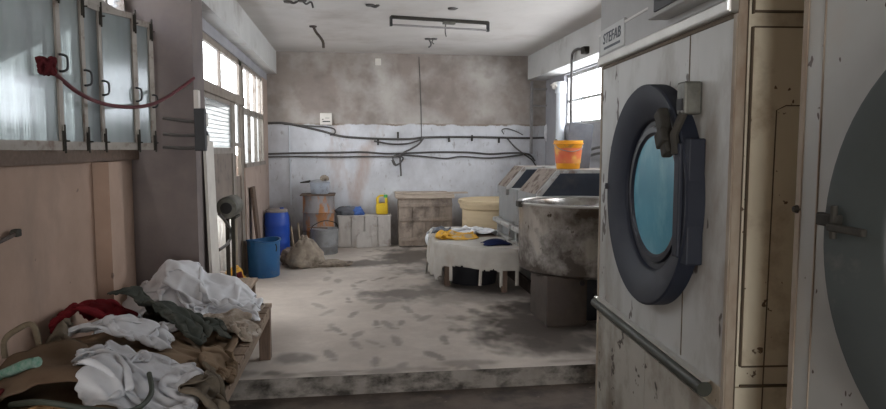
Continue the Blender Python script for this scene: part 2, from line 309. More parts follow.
# ------------------------------------------------------------------ room shell
struct(MB().box((-1.72, -3.2, -.1), (3.3, 10.3, 0)).build('floor', 'lower_floor'))
def upper_floor():
    x0, x1, y0, y1, h = -1.45, 2.95, 4.17, 9.94, .02
    nx, ny = int((x1 - x0) / h) + 1, int((y1 - y0) / h) + 1
    X, Y = np.meshgrid(np.linspace(x0, x1, nx), np.linspace(y0, y1, ny)); W = np.zeros_like(X)
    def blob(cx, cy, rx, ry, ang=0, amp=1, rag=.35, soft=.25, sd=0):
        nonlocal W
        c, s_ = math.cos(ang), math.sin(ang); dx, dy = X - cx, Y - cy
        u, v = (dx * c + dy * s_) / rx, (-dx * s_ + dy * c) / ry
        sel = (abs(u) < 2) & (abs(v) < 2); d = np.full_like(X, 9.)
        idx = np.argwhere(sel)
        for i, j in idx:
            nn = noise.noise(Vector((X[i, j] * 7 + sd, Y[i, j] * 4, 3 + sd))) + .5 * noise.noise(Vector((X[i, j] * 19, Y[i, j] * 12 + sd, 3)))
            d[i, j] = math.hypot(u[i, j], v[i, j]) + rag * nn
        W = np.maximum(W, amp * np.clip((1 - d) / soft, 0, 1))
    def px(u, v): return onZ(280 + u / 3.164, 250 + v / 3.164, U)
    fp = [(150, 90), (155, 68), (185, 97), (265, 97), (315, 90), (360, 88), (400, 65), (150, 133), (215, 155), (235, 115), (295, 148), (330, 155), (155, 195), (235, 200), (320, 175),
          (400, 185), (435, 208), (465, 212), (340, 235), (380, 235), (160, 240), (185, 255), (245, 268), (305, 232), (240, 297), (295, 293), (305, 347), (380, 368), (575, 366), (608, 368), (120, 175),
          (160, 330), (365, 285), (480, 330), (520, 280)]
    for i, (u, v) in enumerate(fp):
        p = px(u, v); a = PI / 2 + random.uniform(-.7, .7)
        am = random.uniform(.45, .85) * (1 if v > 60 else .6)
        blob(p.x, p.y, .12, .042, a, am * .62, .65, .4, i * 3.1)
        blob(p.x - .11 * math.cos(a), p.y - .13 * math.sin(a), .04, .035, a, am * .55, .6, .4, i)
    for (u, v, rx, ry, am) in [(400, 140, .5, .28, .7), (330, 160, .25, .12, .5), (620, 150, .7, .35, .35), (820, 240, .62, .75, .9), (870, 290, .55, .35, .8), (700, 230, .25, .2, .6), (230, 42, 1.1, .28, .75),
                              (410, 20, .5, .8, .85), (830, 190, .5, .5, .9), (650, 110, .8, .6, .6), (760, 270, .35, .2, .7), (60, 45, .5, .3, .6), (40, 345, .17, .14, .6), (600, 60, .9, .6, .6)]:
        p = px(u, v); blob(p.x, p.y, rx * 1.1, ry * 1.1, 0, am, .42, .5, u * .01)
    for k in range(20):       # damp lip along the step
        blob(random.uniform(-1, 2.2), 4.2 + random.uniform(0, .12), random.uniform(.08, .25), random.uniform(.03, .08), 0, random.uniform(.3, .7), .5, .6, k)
    me = bpy.data.meshes.new('floor_platform')
    vs = np.stack([X, Y, np.full_like(X, U)], -1).reshape(-1, 3); idx = np.arange(nx * ny).reshape(ny, nx)
    fs = np.stack([idx[:-1, :-1], idx[:-1, 1:], idx[1:, 1:], idx[1:, :-1]], -1).reshape(-1, 4)
    me.from_pydata(vs.tolist(), [], fs.tolist()); me.update()
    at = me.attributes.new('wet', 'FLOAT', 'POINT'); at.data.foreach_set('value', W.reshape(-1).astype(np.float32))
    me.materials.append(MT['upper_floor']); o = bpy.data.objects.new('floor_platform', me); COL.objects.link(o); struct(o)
    MBs = MB().box((-1.45, 4.175, 0), (2.95, 9.94, U - .002)); r = MBs.build('floor_step', 'riser'); struct(r)
upper_floor()
struct(MB().box((-1.72, -3.2, ZC), (3.2, 10.15, ZC + .15)).build('ceiling', 'ceiling_paint'))
struct(MB().box((-1.34, YB, 0), (3.3, YB + .2, ZC)).build('wall_back', 'back_wall'))
# near left wall with a band of casements
b = MB().box((XA - .2, -3.2, 0), (XA, 5.1, 1.53)).box((XA - .2, -3.2, 2.86), (XA, 5.1, ZC)).box((XA - .2, -3.2, 1.53), (XA, 2.45, 2.86)).box((XA - .2, 4.76, 1.53), (XA, 5.1, 2.86))
struct(b.build('wall_left_near', 'pink_plaster'))
p0 = onX(91, 200, XA).y
struct(MB().box((XA - .01, p0 + .04, 0), (XA + .09, p0 + .26, 1.50)).build('column_left', 'pink_plaster'))
struct(MB().box((XA - .1, 2.4, 1.505), (XA + .05, 4.79, 1.574)).build('trim_1', 'wood_dark'))
struct(MB().box((XA - .05, 4.79, 0), (-1.08, 5.12, 2.66)).build('pier_left', 'pier_plaster'))
# beams
struct(MB().box((-1.45, 4.79, 2.66), (-1.08, YB, ZC)).build('beam_left', 'beam_paint'))
struct(MB().box((2.66, 3.5, 2.62), (3.2, YB, ZC)).build('beam_right', 'beam_paint'))
# far left wall round a doorway and a window strip
struct(MB().box((XB - .1, 5.1, 2.56), (XB, YB, 2.67)).build('wall_left_upper', 'grey_wall'))  # grey colour paints in the bluish window haze over this band
b = MB().box((XB - .1, 7.8, 0), (XB, YB, 1.36)).box((XB - .1, 9.5, 1.36), (XB, YB, 2.56)).box((XB - .1, 5.1, 0), (XB, 5.5, 2.56))
struct(b.build('wall_left_far', 'beige_wall'))
# right wall round a window
b = MB().box((XR, -3.2, 0), (XR + .2, YB, 1.9)).box((XR, -3.2, 2.6), (XR + .2, YB, ZC)).box((XR, 9.05, 1.9), (XR + .2, YB, 2.6)).box((XR, -3.2, 1.9), (XR + .2, 4.6, 2.6))
struct(b.build('wall_right', 'grey_wall'))
# wall behind the photographer, with an unseen doorway added to set the light
b = MB().box((XA - .2, -3.2, 0), (-.9, -3, ZC)).box((.3, -3.2, 0), (3.2, -3, ZC)).box((-.9, -3.2, 2.1), (.3, -3, ZC))
struct(b.build('wall_front', 'pink_plaster'))

# casements --------------------------------------------------------
hinges = [(2.93, 3.50, 7), (3.52, 3.86, 8), (3.86, 4.13, 9), (4.03, 4.345, 29), (4.35, 4.64, 33)]
for i, (h0, h1, ang) in enumerate(hinges):
    w = (h1 - h0) / math.cos(math.radians(ang)); zt, zb = 2.40, 1.572
    o = bpy.data.objects.new('window_%d' % (i + 1), None); COL.objects.link(o); struct(o)
    o.location = (XA + .005, h0, 0); o.rotation_euler = (0, 0, -math.radians(ang))      # local +Y runs along the leaf, +X into the room
    t = .035
    fr = MB().box((0, 0, zb), (.025, t, zt)).box((0, w - t, zb), (.025, w, zt)).box((0, t, zt - t), (.025, w - t, zt)).box((0, t, zb), (.025, w - t, zb + .045))
    fr.build('frame', 'frame_steel', o)
    MB().box((.010, t, zb + .045), (.014, w - t, zt - t)).build('pane', 'wired_glass', o)
    hz = (2.035, 2.0, 1.97, 1.95, 1.93)[i]
    MB().tube(smoothpath([(.02, w - .02, hz), (.04, w - .018, hz), (.058, w - .014, hz - .01), (.062, w - .012, hz - .04), (.058, w - .014, hz - .07), (.04, w - .018, hz - .08), (.02, w - .02, hz - .08)], 4), .006).build('handle', 'black_plastic', o, True)
    for zz in (zb - .005, zt - .11):
        bt = MB().box((.022, w - .024, zz), (.032, w - .004, zz + .10)).tube([(.034, w - .014, zz - .01), (.034, w - .014, zz + .13)], .005).tube([(.034, w - .014, zz + .05), (.055, w - .014, zz + .05)], .004)
        bt.build('bolt', 'latch_dark', o)
# fixed frame and louvred transom above
o = bpy.data.objects.new('window_6', None); COL.objects.link(o); struct(o)
b = MB().box((XA - .12, 2.45, 2.42), (XA + .02, 4.76, 2.47)).box((XA - .12, 2.45, 2.83), (XA + .01, 4.76, 2.87))
for y in (2.45, 3.2, 3.86, 4.08, 4.40, 4.73): b.box((XA - .12, y, 2.47), (XA + .01, y + .03, 2.83))
b.build('frame', 'frame_steel', o)
for k in range(9):
    z = 2.49 + k * .038
    MB().add([(XA - .09, 2.48, z), (XA - .09, 4.73, z), (XA - .02, 4.73, z + .03), (XA - .02, 2.48, z + .03), (XA - .09, 2.48, z + .005), (XA - .09, 4.73, z + .005), (XA - .02, 4.73, z + .035), (XA - .02, 2.48, z + .035)],
             [(0, 1, 2, 3), (7, 6, 5, 4), (0, 4, 5, 1), (1, 5, 6, 2), (2, 6, 7, 3), (3, 7, 4, 0)]).build('louvre', 'clear_pane', o)
# outside wire grille and mullions
b = MB()
for k in range(int(2.3 / .03)): y = 2.46 + k * .03; b.box((XA - .17, y, 1.53), (XA - .167, y + .003, 2.42))
for k in range(30): z = 1.55 + k * .03; b.box((XA - .167, 2.45, z), (XA - .164, 4.76, z + .003))
o = b.build('window_grille', 'wire_mesh'); struct(o)

aw = MB().add([(XA - .25, 2.2, 2.50), (XA - .25, 5.0, 2.50), (-2.7, 5.0, 2.02), (-2.7, 2.2, 2.02), (XA - .25, 2.2, 2.52), (XA - .25, 5.0, 2.52), (-2.7, 5.0, 2.04), (-2.7, 2.2, 2.04)], [(3, 2, 1, 0), (4, 5, 6, 7), (0, 1, 5, 4), (1, 2, 6, 5), (2, 3, 7, 6), (3, 0, 4, 7)]).build('awning', 'sheet_metal')
struct(aw)

# far-left doorway ---------------------------------------------------
d = bpy.data.objects.new('door_1', None); COL.objects.link(d); struct(d)
fx0, fx1 = XB - .05, XB - .015
b = MB().box((fx0, 5.5, .0), (fx1, 5.62, 2.56)).box((fx0, 7.62, 0), (fx1, 7.8, 2.56)).box((fx0, 5.5, 2.5), (fx1, 7.8, 2.56)).box((fx0, 5.5, 2.06), (fx1 + .03, 7.8, 2.15))
b.box((fx0, 6.56, 2.15), (fx1, 6.61, 2.5)).box((fx0, 7.22, 0.1), (fx1, 7.30, 2.06)); b.build('frame', 'frame_beige', d)
MB().box((fx0 + .012, 5.62, 2.15), (fx0 + .016, 6.56, 2.5)).build('pane', 'clear_pane', d)
MB().box((fx0 + .012, 6.61, 2.15), (fx0 + .016, 7.62, 2.5)).build('pane', 'clear_pane', d)
lf = MB().box((fx0, 5.70, 1.06), (fx1, 5.80, 2.06)).box((fx0, 7.12, 1.06), (fx1, 7.22, 2.06)).box((fx0, 5.80, 2.02), (fx1, 7.12, 2.06)).box((fx0, 5.80, 1.53), (fx1, 7.12, 1.59)).build('leaf', 'frame_steel', d)
MB().box((fx0 + .012, 5.80, 1.59), (fx0 + .016, 7.12, 2.02)).build('pane', 'mesh_glass', lf)
b = MB()
for k in range(26): y = 5.82 + k * .05; b.box((fx0 + .018, y, 1.59), (fx0 + .021, y + .006, 2.02))
for k in range(11): z = 1.60 + k * .04; b.box((fx0 + .021, 5.80, z), (fx0 + .024, 7.12, z + .004))
b.build('mesh', 'wire_mesh', lf)
MB().box((fx0 + .006, 5.80, 1.06), (fx0 + .02, 7.12, 1.53)).build('panel', 'door_brown', lf)
MB().tube(smoothpath([(fx1, 5.76, 1.72), (fx1 + .035, 5.76, 1.71), (fx1 + .035, 5.76, 1.62), (fx1, 5.76, 1.61)], 4), .008).build('handle', 'black_plastic', lf, True)
MB().box((fx0 + .006, 7.30, .1), (fx0 + .02, 7.62, 1.28)).build('fixed_panel', 'door_brown', d)
MB().box((fx0 + .012, 7.30, 1.64), (fx0 + .016, 7.62, 2.06)).build('pane', 'mesh_glass', d)
MB().box((fx0, 7.30, 1.60), (fx1, 7.62, 1.64)).build('frame_bar', 'frame_steel', d)
# window strip beyond the doorway
w = bpy.data.objects.new('window_7', None); COL.objects.link(w); struct(w)
b = MB().box((fx0, 7.8, 1.36), (fx1 + .03, 9.5, 1.41)).box((fx0, 7.8, 2.51), (fx1, 9.5, 2.56)).box((fx0, 7.8, 1.98), (fx1, 9.5, 2.05))
ys = (7.8, 8.28, 8.80, 9.2, 9.46)
for y in ys: b.box((fx0, y, 1.41), (fx1 + .01, y + .05, 2.51))
b.build('frame', 'frame_steel', w)
for k in range(4):
    for z0, z1 in ((1.41, 1.98), (2.05, 2.51)):
        MB().box((fx0 + .012, ys[k] + .05, z0), (fx0 + .016, ys[k + 1], z1)).build('pane', 'clear_pane' if z0 > 2 else 'mesh_glass', w)
# right window
w = bpy.data.objects.new('window_8', None); COL.objects.link(w); struct(w)
b = MB().box((XR + .05, 4.6, 1.9), (XR + .1, 9.05, 1.94)).box((XR + .05, 4.6, 2.56), (XR + .1, 9.05, 2.6)).box((XR + .05, 4.6, 2.22), (XR + .1, 9.05, 2.255))
rys = (4.6, 5.6, 6.6, 7.75, 8.45, 9.02)
for y in rys: b.box((XR + .05, y, 1.94), (XR + .1, y + .035, 2.56))
b.build('frame', 'machine_frame', w)
for k in range(5):
    MB().box((XR + .07, rys[k] + .035, 1.94), (XR + .074, rys[k + 1], 2.22)).build('pane', 'clear_pane', w)
    MB().box((XR + .07, rys[k] + .035, 2.255), (XR + .074, rys[k + 1], 2.56)).build('pane', 'clear_pane', w)

struct(MB().box((-2.35, 5.05, 2.05), (-1.34, 7.9, 2.10)).build('roof_shade', 'yard_wall'))  # roof added to shade the doorway and the floor inside it
struct(MB().box((-2.2, 8.6, -.02), (-1.34, 8.7, 1.5)).build('wall_view_block', 'door_brown'))  # end wall added to darken the view out of the doorway
# yard outside
struct(MB().box((-9, -3.2, -.12), (-1.72, 14, -.02)).build('yard_ground', 'yard'))
struct(MB().box((-4, 5.0, -.02), (XB - .1, 12, .1)).build('yard_ground_step', 'yard'))
struct(MB().box((-2.35, 4.6, -.1), (-2.2, 13, 1.58)).build('wall_yard', 'door_brown'))
struct(MB().box((-3.4, -3.2, -.1), (-3.2, 4.6, 2.85)).build('wall_sky_block', 'yard_wall'))  # outside wall added to cut the sky light reaching the casements

# ------------------------------------------------------------------ tumble dryers
DANG = math.radians(-4.4006)
def dryer(name, label, tc, y0, y1, front, ringm, blue, full, group='tumble dryers along the aisle'):
    n = Vector((.99705, -.07673, 0)); dd = Vector((.07673, .99705, 0)); loc = n * 1.044 + dd * tc
    t = thing(name, label, 'dryer', loc, DANG, group)
    D = 1.25
    MB().box((.012, y0 + .005, 0.02), (D, y1 - .005, 2.72)).build('cabinet', 'dryer_side', t)
    fp = MB().box((0, y0 + .02, .79), (.012, y1 - .02, 2.0)); f = fp.build('front_panel', front, t)
    ym = (y0 + y1) / 2
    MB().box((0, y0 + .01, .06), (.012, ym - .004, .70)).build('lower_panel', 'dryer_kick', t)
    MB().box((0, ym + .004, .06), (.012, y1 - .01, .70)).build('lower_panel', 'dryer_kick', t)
    MB().box((-.002, y0 + .34, .80), (.002, y0 + .346, 2.0)).build('seam', 'seam', f)
    # header, polished lip
    MB().box((-.022, y0, 2.045), (.012, y1 - .008, 2.16)).box((-.014, y0, 2.165), (.012, y1 - .008, 2.72)).build('header', 'dryer_header', t)
    MB().box((-.026, y0, 2.158), (.012, y1 - .008, 2.168)).build('header_trim', 'polished', t)
    MB().box((-.032, y0, 2.005), (.012, y1 - .012, 2.05), bev=.008).build('lip', 'polished', t)
    MB().box((-.006, y0 + .02, 1.99), (.012, y1 - .02, 2.005)).build('lip_shadow', 'seam', t)  # dark strip painting in the shadow below the lip
    # corner trims
    for s in (y0, y1 - .02): MB().box((-.004, s, .06), (.02, s + .02, 2.0)).build('corner_trim', 'rust_edge', t)
    # rail
    rl = MB().tube([(-.02, y0 + .10, .757), (-.02, y1 - .03, .757)], .027, 12).build('rail', 'olive_rail', t, True)
    MB().box((-.03, y0 + .10, .783), (0, y1 - .03, .790)).build('rail_edge', 'polished', rl)
    # door
    rot = Matrix.Translation((0, 0, 1.388)) @ Matrix.Rotation(-PI / 2, 4, 'Y')          # lathe axis +Z -> -X
    dr = bpy.data.objects.new('door', None); COL.objects.link(dr); dr.parent = t; dr.location = (0, 0, 0)
    MB().lathe([(.452, 0), (.452, .060), (.446, .066), (.44, .066), (.318, .026), (.310, .020), (.306, .006), (.306, 0)], 72, rot).build('ring', ringm, dr, True)
    MB().lathe([(.308, .002), (.308, .008), (.285, .006), (.280, .016), (.258, .016), (.247, .006), (.247, .002)], 64, rot).build('inner_ring', 'ring_inner' if not blue else 'ring_dark', dr, True)
    MB().lathe([(.0, .008), (.15, .0075), (.249, .005), (.249, .001), (0, .001)], 64, rot).build('glass', 'porthole_glass' if blue else 'ring_inner', dr, True)
    return t, f, dr
tA, fA, doorA = dryer('tumble_dryer', 'cream tumble dryer with a blue porthole and name plate beside the grey platform', 2.68, -.635, .785, 'dryer_front', 'ring_paint', True, True)
# hinge block, latch, handle on the first dryer
MB().box((-.06, -.445, 1.17), (0, -.375, 1.615), bev=.006).box((-.075, -.40, 1.19), (-.02, -.352, 1.60), bev=.006).build('hinge_block', 'ring_paint', tA)
lt = MB().box((-.065, -.405, 1.70), (0, -.335, 1.815), bev=.008).build('latch_bracket', 'latch_metal', tA)
MB().box((-.07, -.395, 1.715), (-.064, -.35, 1.755)).build('latch_slot', 'dark', lt)
m4 = Matrix.Translation((-.085, -.285, 1.645)) @ Matrix.Rotation(math.radians(-28), 4, 'X')
MB().box((-.02, -.03, -.10), (.02, .03, .085), m4, bev=.01).box((-.03, -.038, -.06), (-.005, .038, .0), m4, bev=.008).build('clamp_arm', 'latch_dark', tA)
MB().tube([(-.05, -.37, 1.71), (-.08, -.36, 1.63), (-.075, -.37, 1.56)], .016).build('clamp_rod', 'latch_dark', tA, True)
MB().tube([(-.06, .45, 1.40), (-.04, .475, 1.40), (-.0, .48, 1.40)], .010).lathe([(0, -.014), (.013, -.014), (.016, 0), (.013, .014), (0, .014)], 12, Matrix.Translation((-.062, .45, 1.40))).build('door_knob', 'black_plastic', tA, True)
# name plate
pl = MB().box((-.028, .37, 2.058), (-.014, .735, 2.182), bev=.003).build('name_plate', 'plate_white', tA)
def text_mesh(body, name, size, m, parent, loc, rot, ext=.001, shear=0, sx=1):
    cu = bpy.data.curves.new(name, 'FONT'); cu.body = body; cu.size = size; cu.extrude = ext; cu.align_x = 'CENTER'; cu.shear = shear; cu.resolution_u = 3
    ob = bpy.data.objects.new(name + '_tmp', cu); COL.objects.link(ob)
    dg = bpy.context.evaluated_depsgraph_get(); me = bpy.data.meshes.new_from_object(ob.evaluated_get(dg)); bpy.data.objects.remove(ob)
    me.name = name
    for v in me.vertices: v.co.x *= sx
    o = bpy.data.objects.new(name, me); COL.objects.link(o); me.materials.clear(); me.materials.append(MT[m]); o.parent = parent; o.location = loc; o.rotation_euler = rot; return o
text_mesh('STEFAB', 'lettering', .075, 'plate_ink', pl, (-.0292, .55, 2.106), (PI / 2, 0, -PI / 2), shear=.1, sx=1.12)
MB().box((-.0292, .42, 2.077), (-.028, .67, 2.089)).build('underline', 'plate_ink', pl)
# control box
cb = MB().box((-.10, -.60, 2.075), (-.018, -.12, 2.36), bev=.006).build('control_box', 'dryer_header', tA)
MB().box((-.106, -.58, 2.09), (-.1, -.20, 2.34)).build('control_panel', 'black_plastic', cb)
for k, (y, z, r) in enumerate([(-.26, 2.15, .03), (-.36, 2.14, .035), (-.46, 2.15, .03), (-.31, 2.25, .028), (-.42, 2.26, .028), (-.53, 2.2, .03)]):
    MB().lathe([(0, 0), (r, 0), (r * .9, .025), (r * .6, .03), (0, .03)], 16, Matrix.Translation((-.106, y, z)) @ Matrix.Rotation(-PI / 2, 4, 'Y')).build('knob', 'latch_dark' if k % 2 else 'latch_metal', cb, True)
# near end of the dryer: framed panels with rusty seams
sd = bpy.data.objects.new('side_panel', None); COL.objects.link(sd); sd.parent = tA; sd.location = (0, -.635, 0)
MB().box((.0, -.004, .02), (.028, .006, 2.72)).build('corner_post', 'rust_edge', sd)
MB().box((.03, -.006, .06), (1.2, .004, .80)).build('lower_sheet', 'dryer_side', sd)
MB().box((.05, -.010, .875), (1.2, .004, 1.955)).build('middle_sheet', 'dryer_side', sd)
MB().box((.05, -.010, 2.01), (1.2, .004, 2.7)).build('upper_sheet', 'dryer_side', sd)
b = MB().box((.045, -.0075, .87), (.05, .004, 1.96)).box((.05, -.0085, 1.955), (1.2, .004, 1.961)).box((.05, -.0085, 2.004), (1.2, .004, 2.01)).box((.045, -.0075, 2.0), (.05, .004, 2.7)).box((.05, -.0085, .868), (1.2, .004, .875)).box((.0285, -.008, .02), (.031, .004, 2.72)).box((.05, -.0075, .80), (1.2, .004, .807))
b.build('seam', 'seam', sd)
b = MB().tube([(.118, -.011, .3), (.125, -.011, 1.1), (.130, -.011, 1.70), (.16, -.011, 1.715), (.5, -.011, 1.715)], .002, 6)
b.build('hatch_outline', 'seam', sd)
tB, fB, doorB = dryer('tumble_dryer', 'pale tumble dryer nearest the camera with a grey-green ring door', 1.03, -.75, .664, 'dryer_pale', 'ring_teal', False, False)
MB().box((-.07, .40, 1.40), (-.05, .475, 1.43), bev=.004).box((-.08, .30, 1.392), (-.066, .42, 1.41), bev=.004).tube([(-.068, .41, 1.375), (-.068, .41, 1.45)], .008, 8).build('door_latch', 'latch_dark', tB)
MB().lathe([(0, 0), (.012, 0), (.008, .012), (0, .014)], 12, Matrix.Translation((-.002, .655, 1.42)) @ Matrix.Rotation(-PI / 2, 4, 'Y')).build('screw', 'latch_dark', tB)
MB().box((-.003, .575, .06), (.002, .579, 2.0)).build('seam', 'rust_edge', tB)

# ------------------------------------------------------------------ hydro extractor
ex = thing('hydro_extractor', 'round stainless steel spin extractor on a rusty pedestal beside the dryer', 'machine', (1.985, 5.5, U))
MB().lathe([(.50, .40), (.553, .43), (.56, .50), (.56, .945), (.57, .96), (.57, .985), (.55, .99), (.52, .98), (.50, .94), (.50, .42)], 72).build('shell', 'stainless', ex, True)
MB().lathe([(.535, .978), (.572, .978), (.578, .99), (.57, 1.0), (.545, 1.0), (.53, .99)], 72, closed=True).build('rim', 'stainless_rim', ex, True)
MB().lathe([(.0, .45), (.40, .46), (.43, .50), (.43, .90), (.46, .92), (.46, .90), (.445, .44), (0, .43)], 48).build('basket', 'machine_dark', ex, True)
MB().box((-.44, -.40, 0), (-.10, .10, .415), bev=.01).build('pedestal', 'rusty_steel', ex)
MB().box((-.098, -.25, 0), (.40, .42, .41), bev=.01).build('motor_housing', 'machine_dark', ex)
MB().lathe([(0, 0), (.022, 0), (.022, .012), (0, .014)], 16, Matrix.Translation((-.15, -.405, .36)) @ Matrix.Rotation(PI / 2, 4, 'X')).build('bolt', 'dark', ex)
MB().box((-.60, -.07, .955), (-.54, .03, 1.005), bev=.008).build('latch', 'latch_dark', ex)

# ------------------------------------------------------------------ washing machines behind it
def washer(yb0, yb1, yh0, yh1, label):
    t = thing('washing_machine', label, 'machine', (1.74, (yb0 + yb1) / 2, U), 0, 'grey washing machines against the right wall')
    yc = (yb0 + yb1) / 2; L0, L1, H0, H1 = yb0 - yc, yb1 - yc, yh0 - yc, yh1 - yc
    MB().box((.03, L0, .12), (1.1, L1, 1.0), bev=.008).build('body', 'machine_grey', t)
    MB().box((0.0, L0, .0), (1.1, L1, .12)).build('plinth', 'rusty_steel', t)
    pr = [(0, .92), (0, 1.01), (.20, 1.235), (.95, 1.235), (1.13, 1.01), (1.13, .92)]
    h = MB().prism(pr, H0 + .02, H1).build('hood', 'machine_grey', t)
    MB().prism([(.012, 1.03), (.20, 1.243), (.95, 1.243), (.95, 1.236), (.2, 1.236), (0, 1.01)], H0 + .06, H1 - .02).build('hood_top', 'machine_shoulder', h)
    # front frame + dark glazed end
    fr = MB().prism([(0, .985), (0, 1.012), (.20, 1.245), (.95, 1.245), (1.13, 1.01), (1.13, .985)], H0 - .01, H0 + .022)
    fr.build('front_frame', 'machine_frame', t)
    MB().prism([(.05, .90), (.05, 1.0), (.225, 1.212), (.93, 1.212), (1.09, 1.0), (1.09, .90)], H0 - .016, H0 - .008).build('front_window', 'machine_dark', t)
    # drain rails on the aisle side
    for z in (.58, .42):
        MB().box((-.07, L0 - .02, z), (-.01, L1 - .1, z + .05), bev=.01).build('drain_rail', 'machine_frame', t)
    for y in (L0 + .1, L1 - .2): MB().box((-.03, y, .4), (.035, y + .03, .64)).build('rail_bracket', 'machine_frame', t)
    return t
washer(6.12, 6.98, 6.12, 6.80, 'grey washing machine holding the yellow bucket, dark hexagonal end behind the steel extractor')
washer(7.0, 7.9, 7.36, 7.84, 'grey washing machine farthest from the camera, beside the cloth-covered table')
# yellow bucket
bk = thing('bucket', 'yellow plastic bucket with a faded red label standing on the grey washing machine', 'bucket', (2.165, 6.48, U + 1.246))
MB().lathe([(0, 0), (.112, 0), (.116, .006), (.138, .235), (.142, .24), (.142, .262), (.146, .264), (.146, .285), (.138, .285), (.132, .24), (.108, .01), (0, .008)], 40).build('body', 'bucket_yellow', bk, True)
MB().lathe([(.1225, .055), (.138, .21), (.1395, .21), (.124, .055)], 40).build('label', 'bucket_label', bk, True)
MB().lathe([(.145, .245), (.152, .248), (.152, .256), (.145, .258)], 40).build('rim_band', 'bucket_yellow', bk, True)
MB().tube(smoothpath([(-.148, 0, .25), (-.12, -.09, .20), (-.02, -.15, .175), (.1, -.11, .2), (.148, 0, .25)], 6), .004, 6).build('handle', 'pipe_grey', bk, True)

# ------------------------------------------------------------------ back-of-room objects
# cream tub
tb = thing('tub', 'large round cream plastic tub behind the cloth-covered table', 'tub', (1.95, 9.1, U)); tb.scale = (1.06, 1.06, 1.04)
MB().lathe([(0, 0), (.36, 0), (.375, .02), (.40, .30), (.405, .31), (.41, .58), (.435, .60), (.44, .63), (.45, .66), (.45, .70), (.43, .705), (.415, .68), (.39, .60), (.36, .03), (0, .02)], 56).build('body', 'cream_tub', tb, True)
MB().lathe([(.438, .66), (.462, .665), (.464, .705), (.452, .715), (.44, .708)], 56, closed=True).build('rim', 'cream_tub', tb, True)
# crate
cx0, cx1 = onY(399, 247, 9.62).x, onY(452, 243, 9.62).x
cr = thing('crate', 'tall stained wooden crate with loose boards on top against the back wall', 'crate', ((cx0 + cx1) / 2, 9.62, U))
hw = (cx1 - cx0) / 2
MB().box((-hw, .0, .03), (hw, .28, .72)).build('body', 'crate_wood', cr)
for k in range(4):
    x = -hw + k * (2 * hw / 4); MB().box((x + .006, -.018, .02), (x + hw / 2 - .006, .0, .73)).build('board', 'crate_wood', cr)
for z in (.10, .39, .60): MB().box((-hw, -.034, z), (hw, -.016, z + .05)).build('batten', 'crate_wood', cr)
MB().box((-hw - .04, -.05, .72), (hw + .03, .29, .78), bev=.006).build('lid', 'crate_top', cr)
o = MB().box((-.5, -.05, 0), (.47, .08, .022), Matrix.Rotation(math.radians(2), 4, 'Z')).build('plank', 'crate_top'); o.location = (cr.location.x + .16, 9.66, U + .785); tag(o, 'thin loose wooden plank lying across the stained crate', 'plank')
o = MB().box((-.42, -.05, 0), (.36, .09, .025)).build('plank', 'crate_top'); o.location = (cr.location.x - .02, 9.8, U + .785); tag(o, 'short pale plank behind the thin plank on the crate', 'plank')
# trough
x0, x1 = onY(338, 246, 9.70).x, onY(391, 243, 9.70).x
tg = thing('trough', 'low off-white wooden chest with vertical boards against the back wall', 'chest', ((x0 + x1) / 2, 9.7, U)); hw = (x1 - x0) / 2
MB().box((-hw, .012, .0), (hw, .22, .44)).build('body', 'trough_paint', tg)
for k in range(4):
    x = -hw + k * hw / 2; MB().box((x + .008, -.012, .01), (x + hw / 2 - .008, .012, .45), bev=.004).build('board', 'trough_paint', tg)
MB().box((-hw - .01, -.02, .45), (hw + .01, .225, .475), bev=.004).build('lid', 'trough_paint', tg)
ct = Vector(tg.location)
# stuff on the chest
def blobmesh(name, m, c, rx, ry, rz, seed=0, amp=.25, fl=True, label=None, cat=None, parent=None, seg=28, fr=2.2, yaw=0):
    bm = bmesh.new(); bmesh.ops.create_icosphere(bm, subdivisions=4, radius=1)
    for v in bm.verts:
        p = v.co.copy(); nn = noise.noise(p * fr + Vector((seed * 7.3, 0, 0))); rg = 1 - abs(noise.noise(p * fr * 1.9 + Vector((0, seed * 3.1, 0)))) * 2
        k = 1 + amp * nn + amp * .45 * rg
        q = Vector((p.x * rx, p.y * ry, p.z * rz)) * k
        q = Matrix.Rotation(yaw, 3, 'Z') @ q
        if fl: q.z = max(q.z, -rz * .55) + rz * .55
        v.co = q
    for f in bm.faces: f.smooth = True
    me = bpy.data.meshes.new(name); bm.to_mesh(me); bm.free(); me.materials.append(MT[m]); o = bpy.data.objects.new(name, me); COL.objects.link(o); o.location = c
    if parent: o.parent = parent
    if label: tag(o, label, cat)
    return o
q = onY(351, 213, 9.78); blobmesh('cloth_bundle', 'cloth_grey', (q.x - .05, 9.80, U + .475), .17, .10, .08, 3, .3, label='dark grey crumpled cloth on the off-white chest', cat='cloth')
q = onY(357, 213, 9.74); blobmesh('plastic_bag', 'bag_blue', (q.x + .01, 9.765, U + .475), .085, .055, .075, 5, .35, label='crumpled blue plastic bag on the off-white chest', cat='bag')
q = onY(382, 213, 9.78)
jg = thing('jug', 'yellow plastic jug with a green cap on the off-white chest', 'jug', (q.x, 9.80, U + .475))
bm_ = MB().box((-.09, -.06, 0), (.09, .06, .17), bev=.03).box((-.085, -.05, .16), (-.045, .05, .25), bev=.015).box((.045, -.05, .16), (.085, .05, .25), bev=.015)
bm_.build('body', 'jug_yellow', jg, True)
MB().tube(smoothpath([(-.065, 0, .24), (-.03, 0, .275), (.03, 0, .275), (.065, 0, .24)], 5), .014).build('handle', 'jug_yellow', jg, True)
MB().lathe([(0, 0), (.03, 0), (.03, .04), (0, .045)], 20, Matrix.Translation((.055, 0, .25))).build('cap', 'jug_green', jg, True)
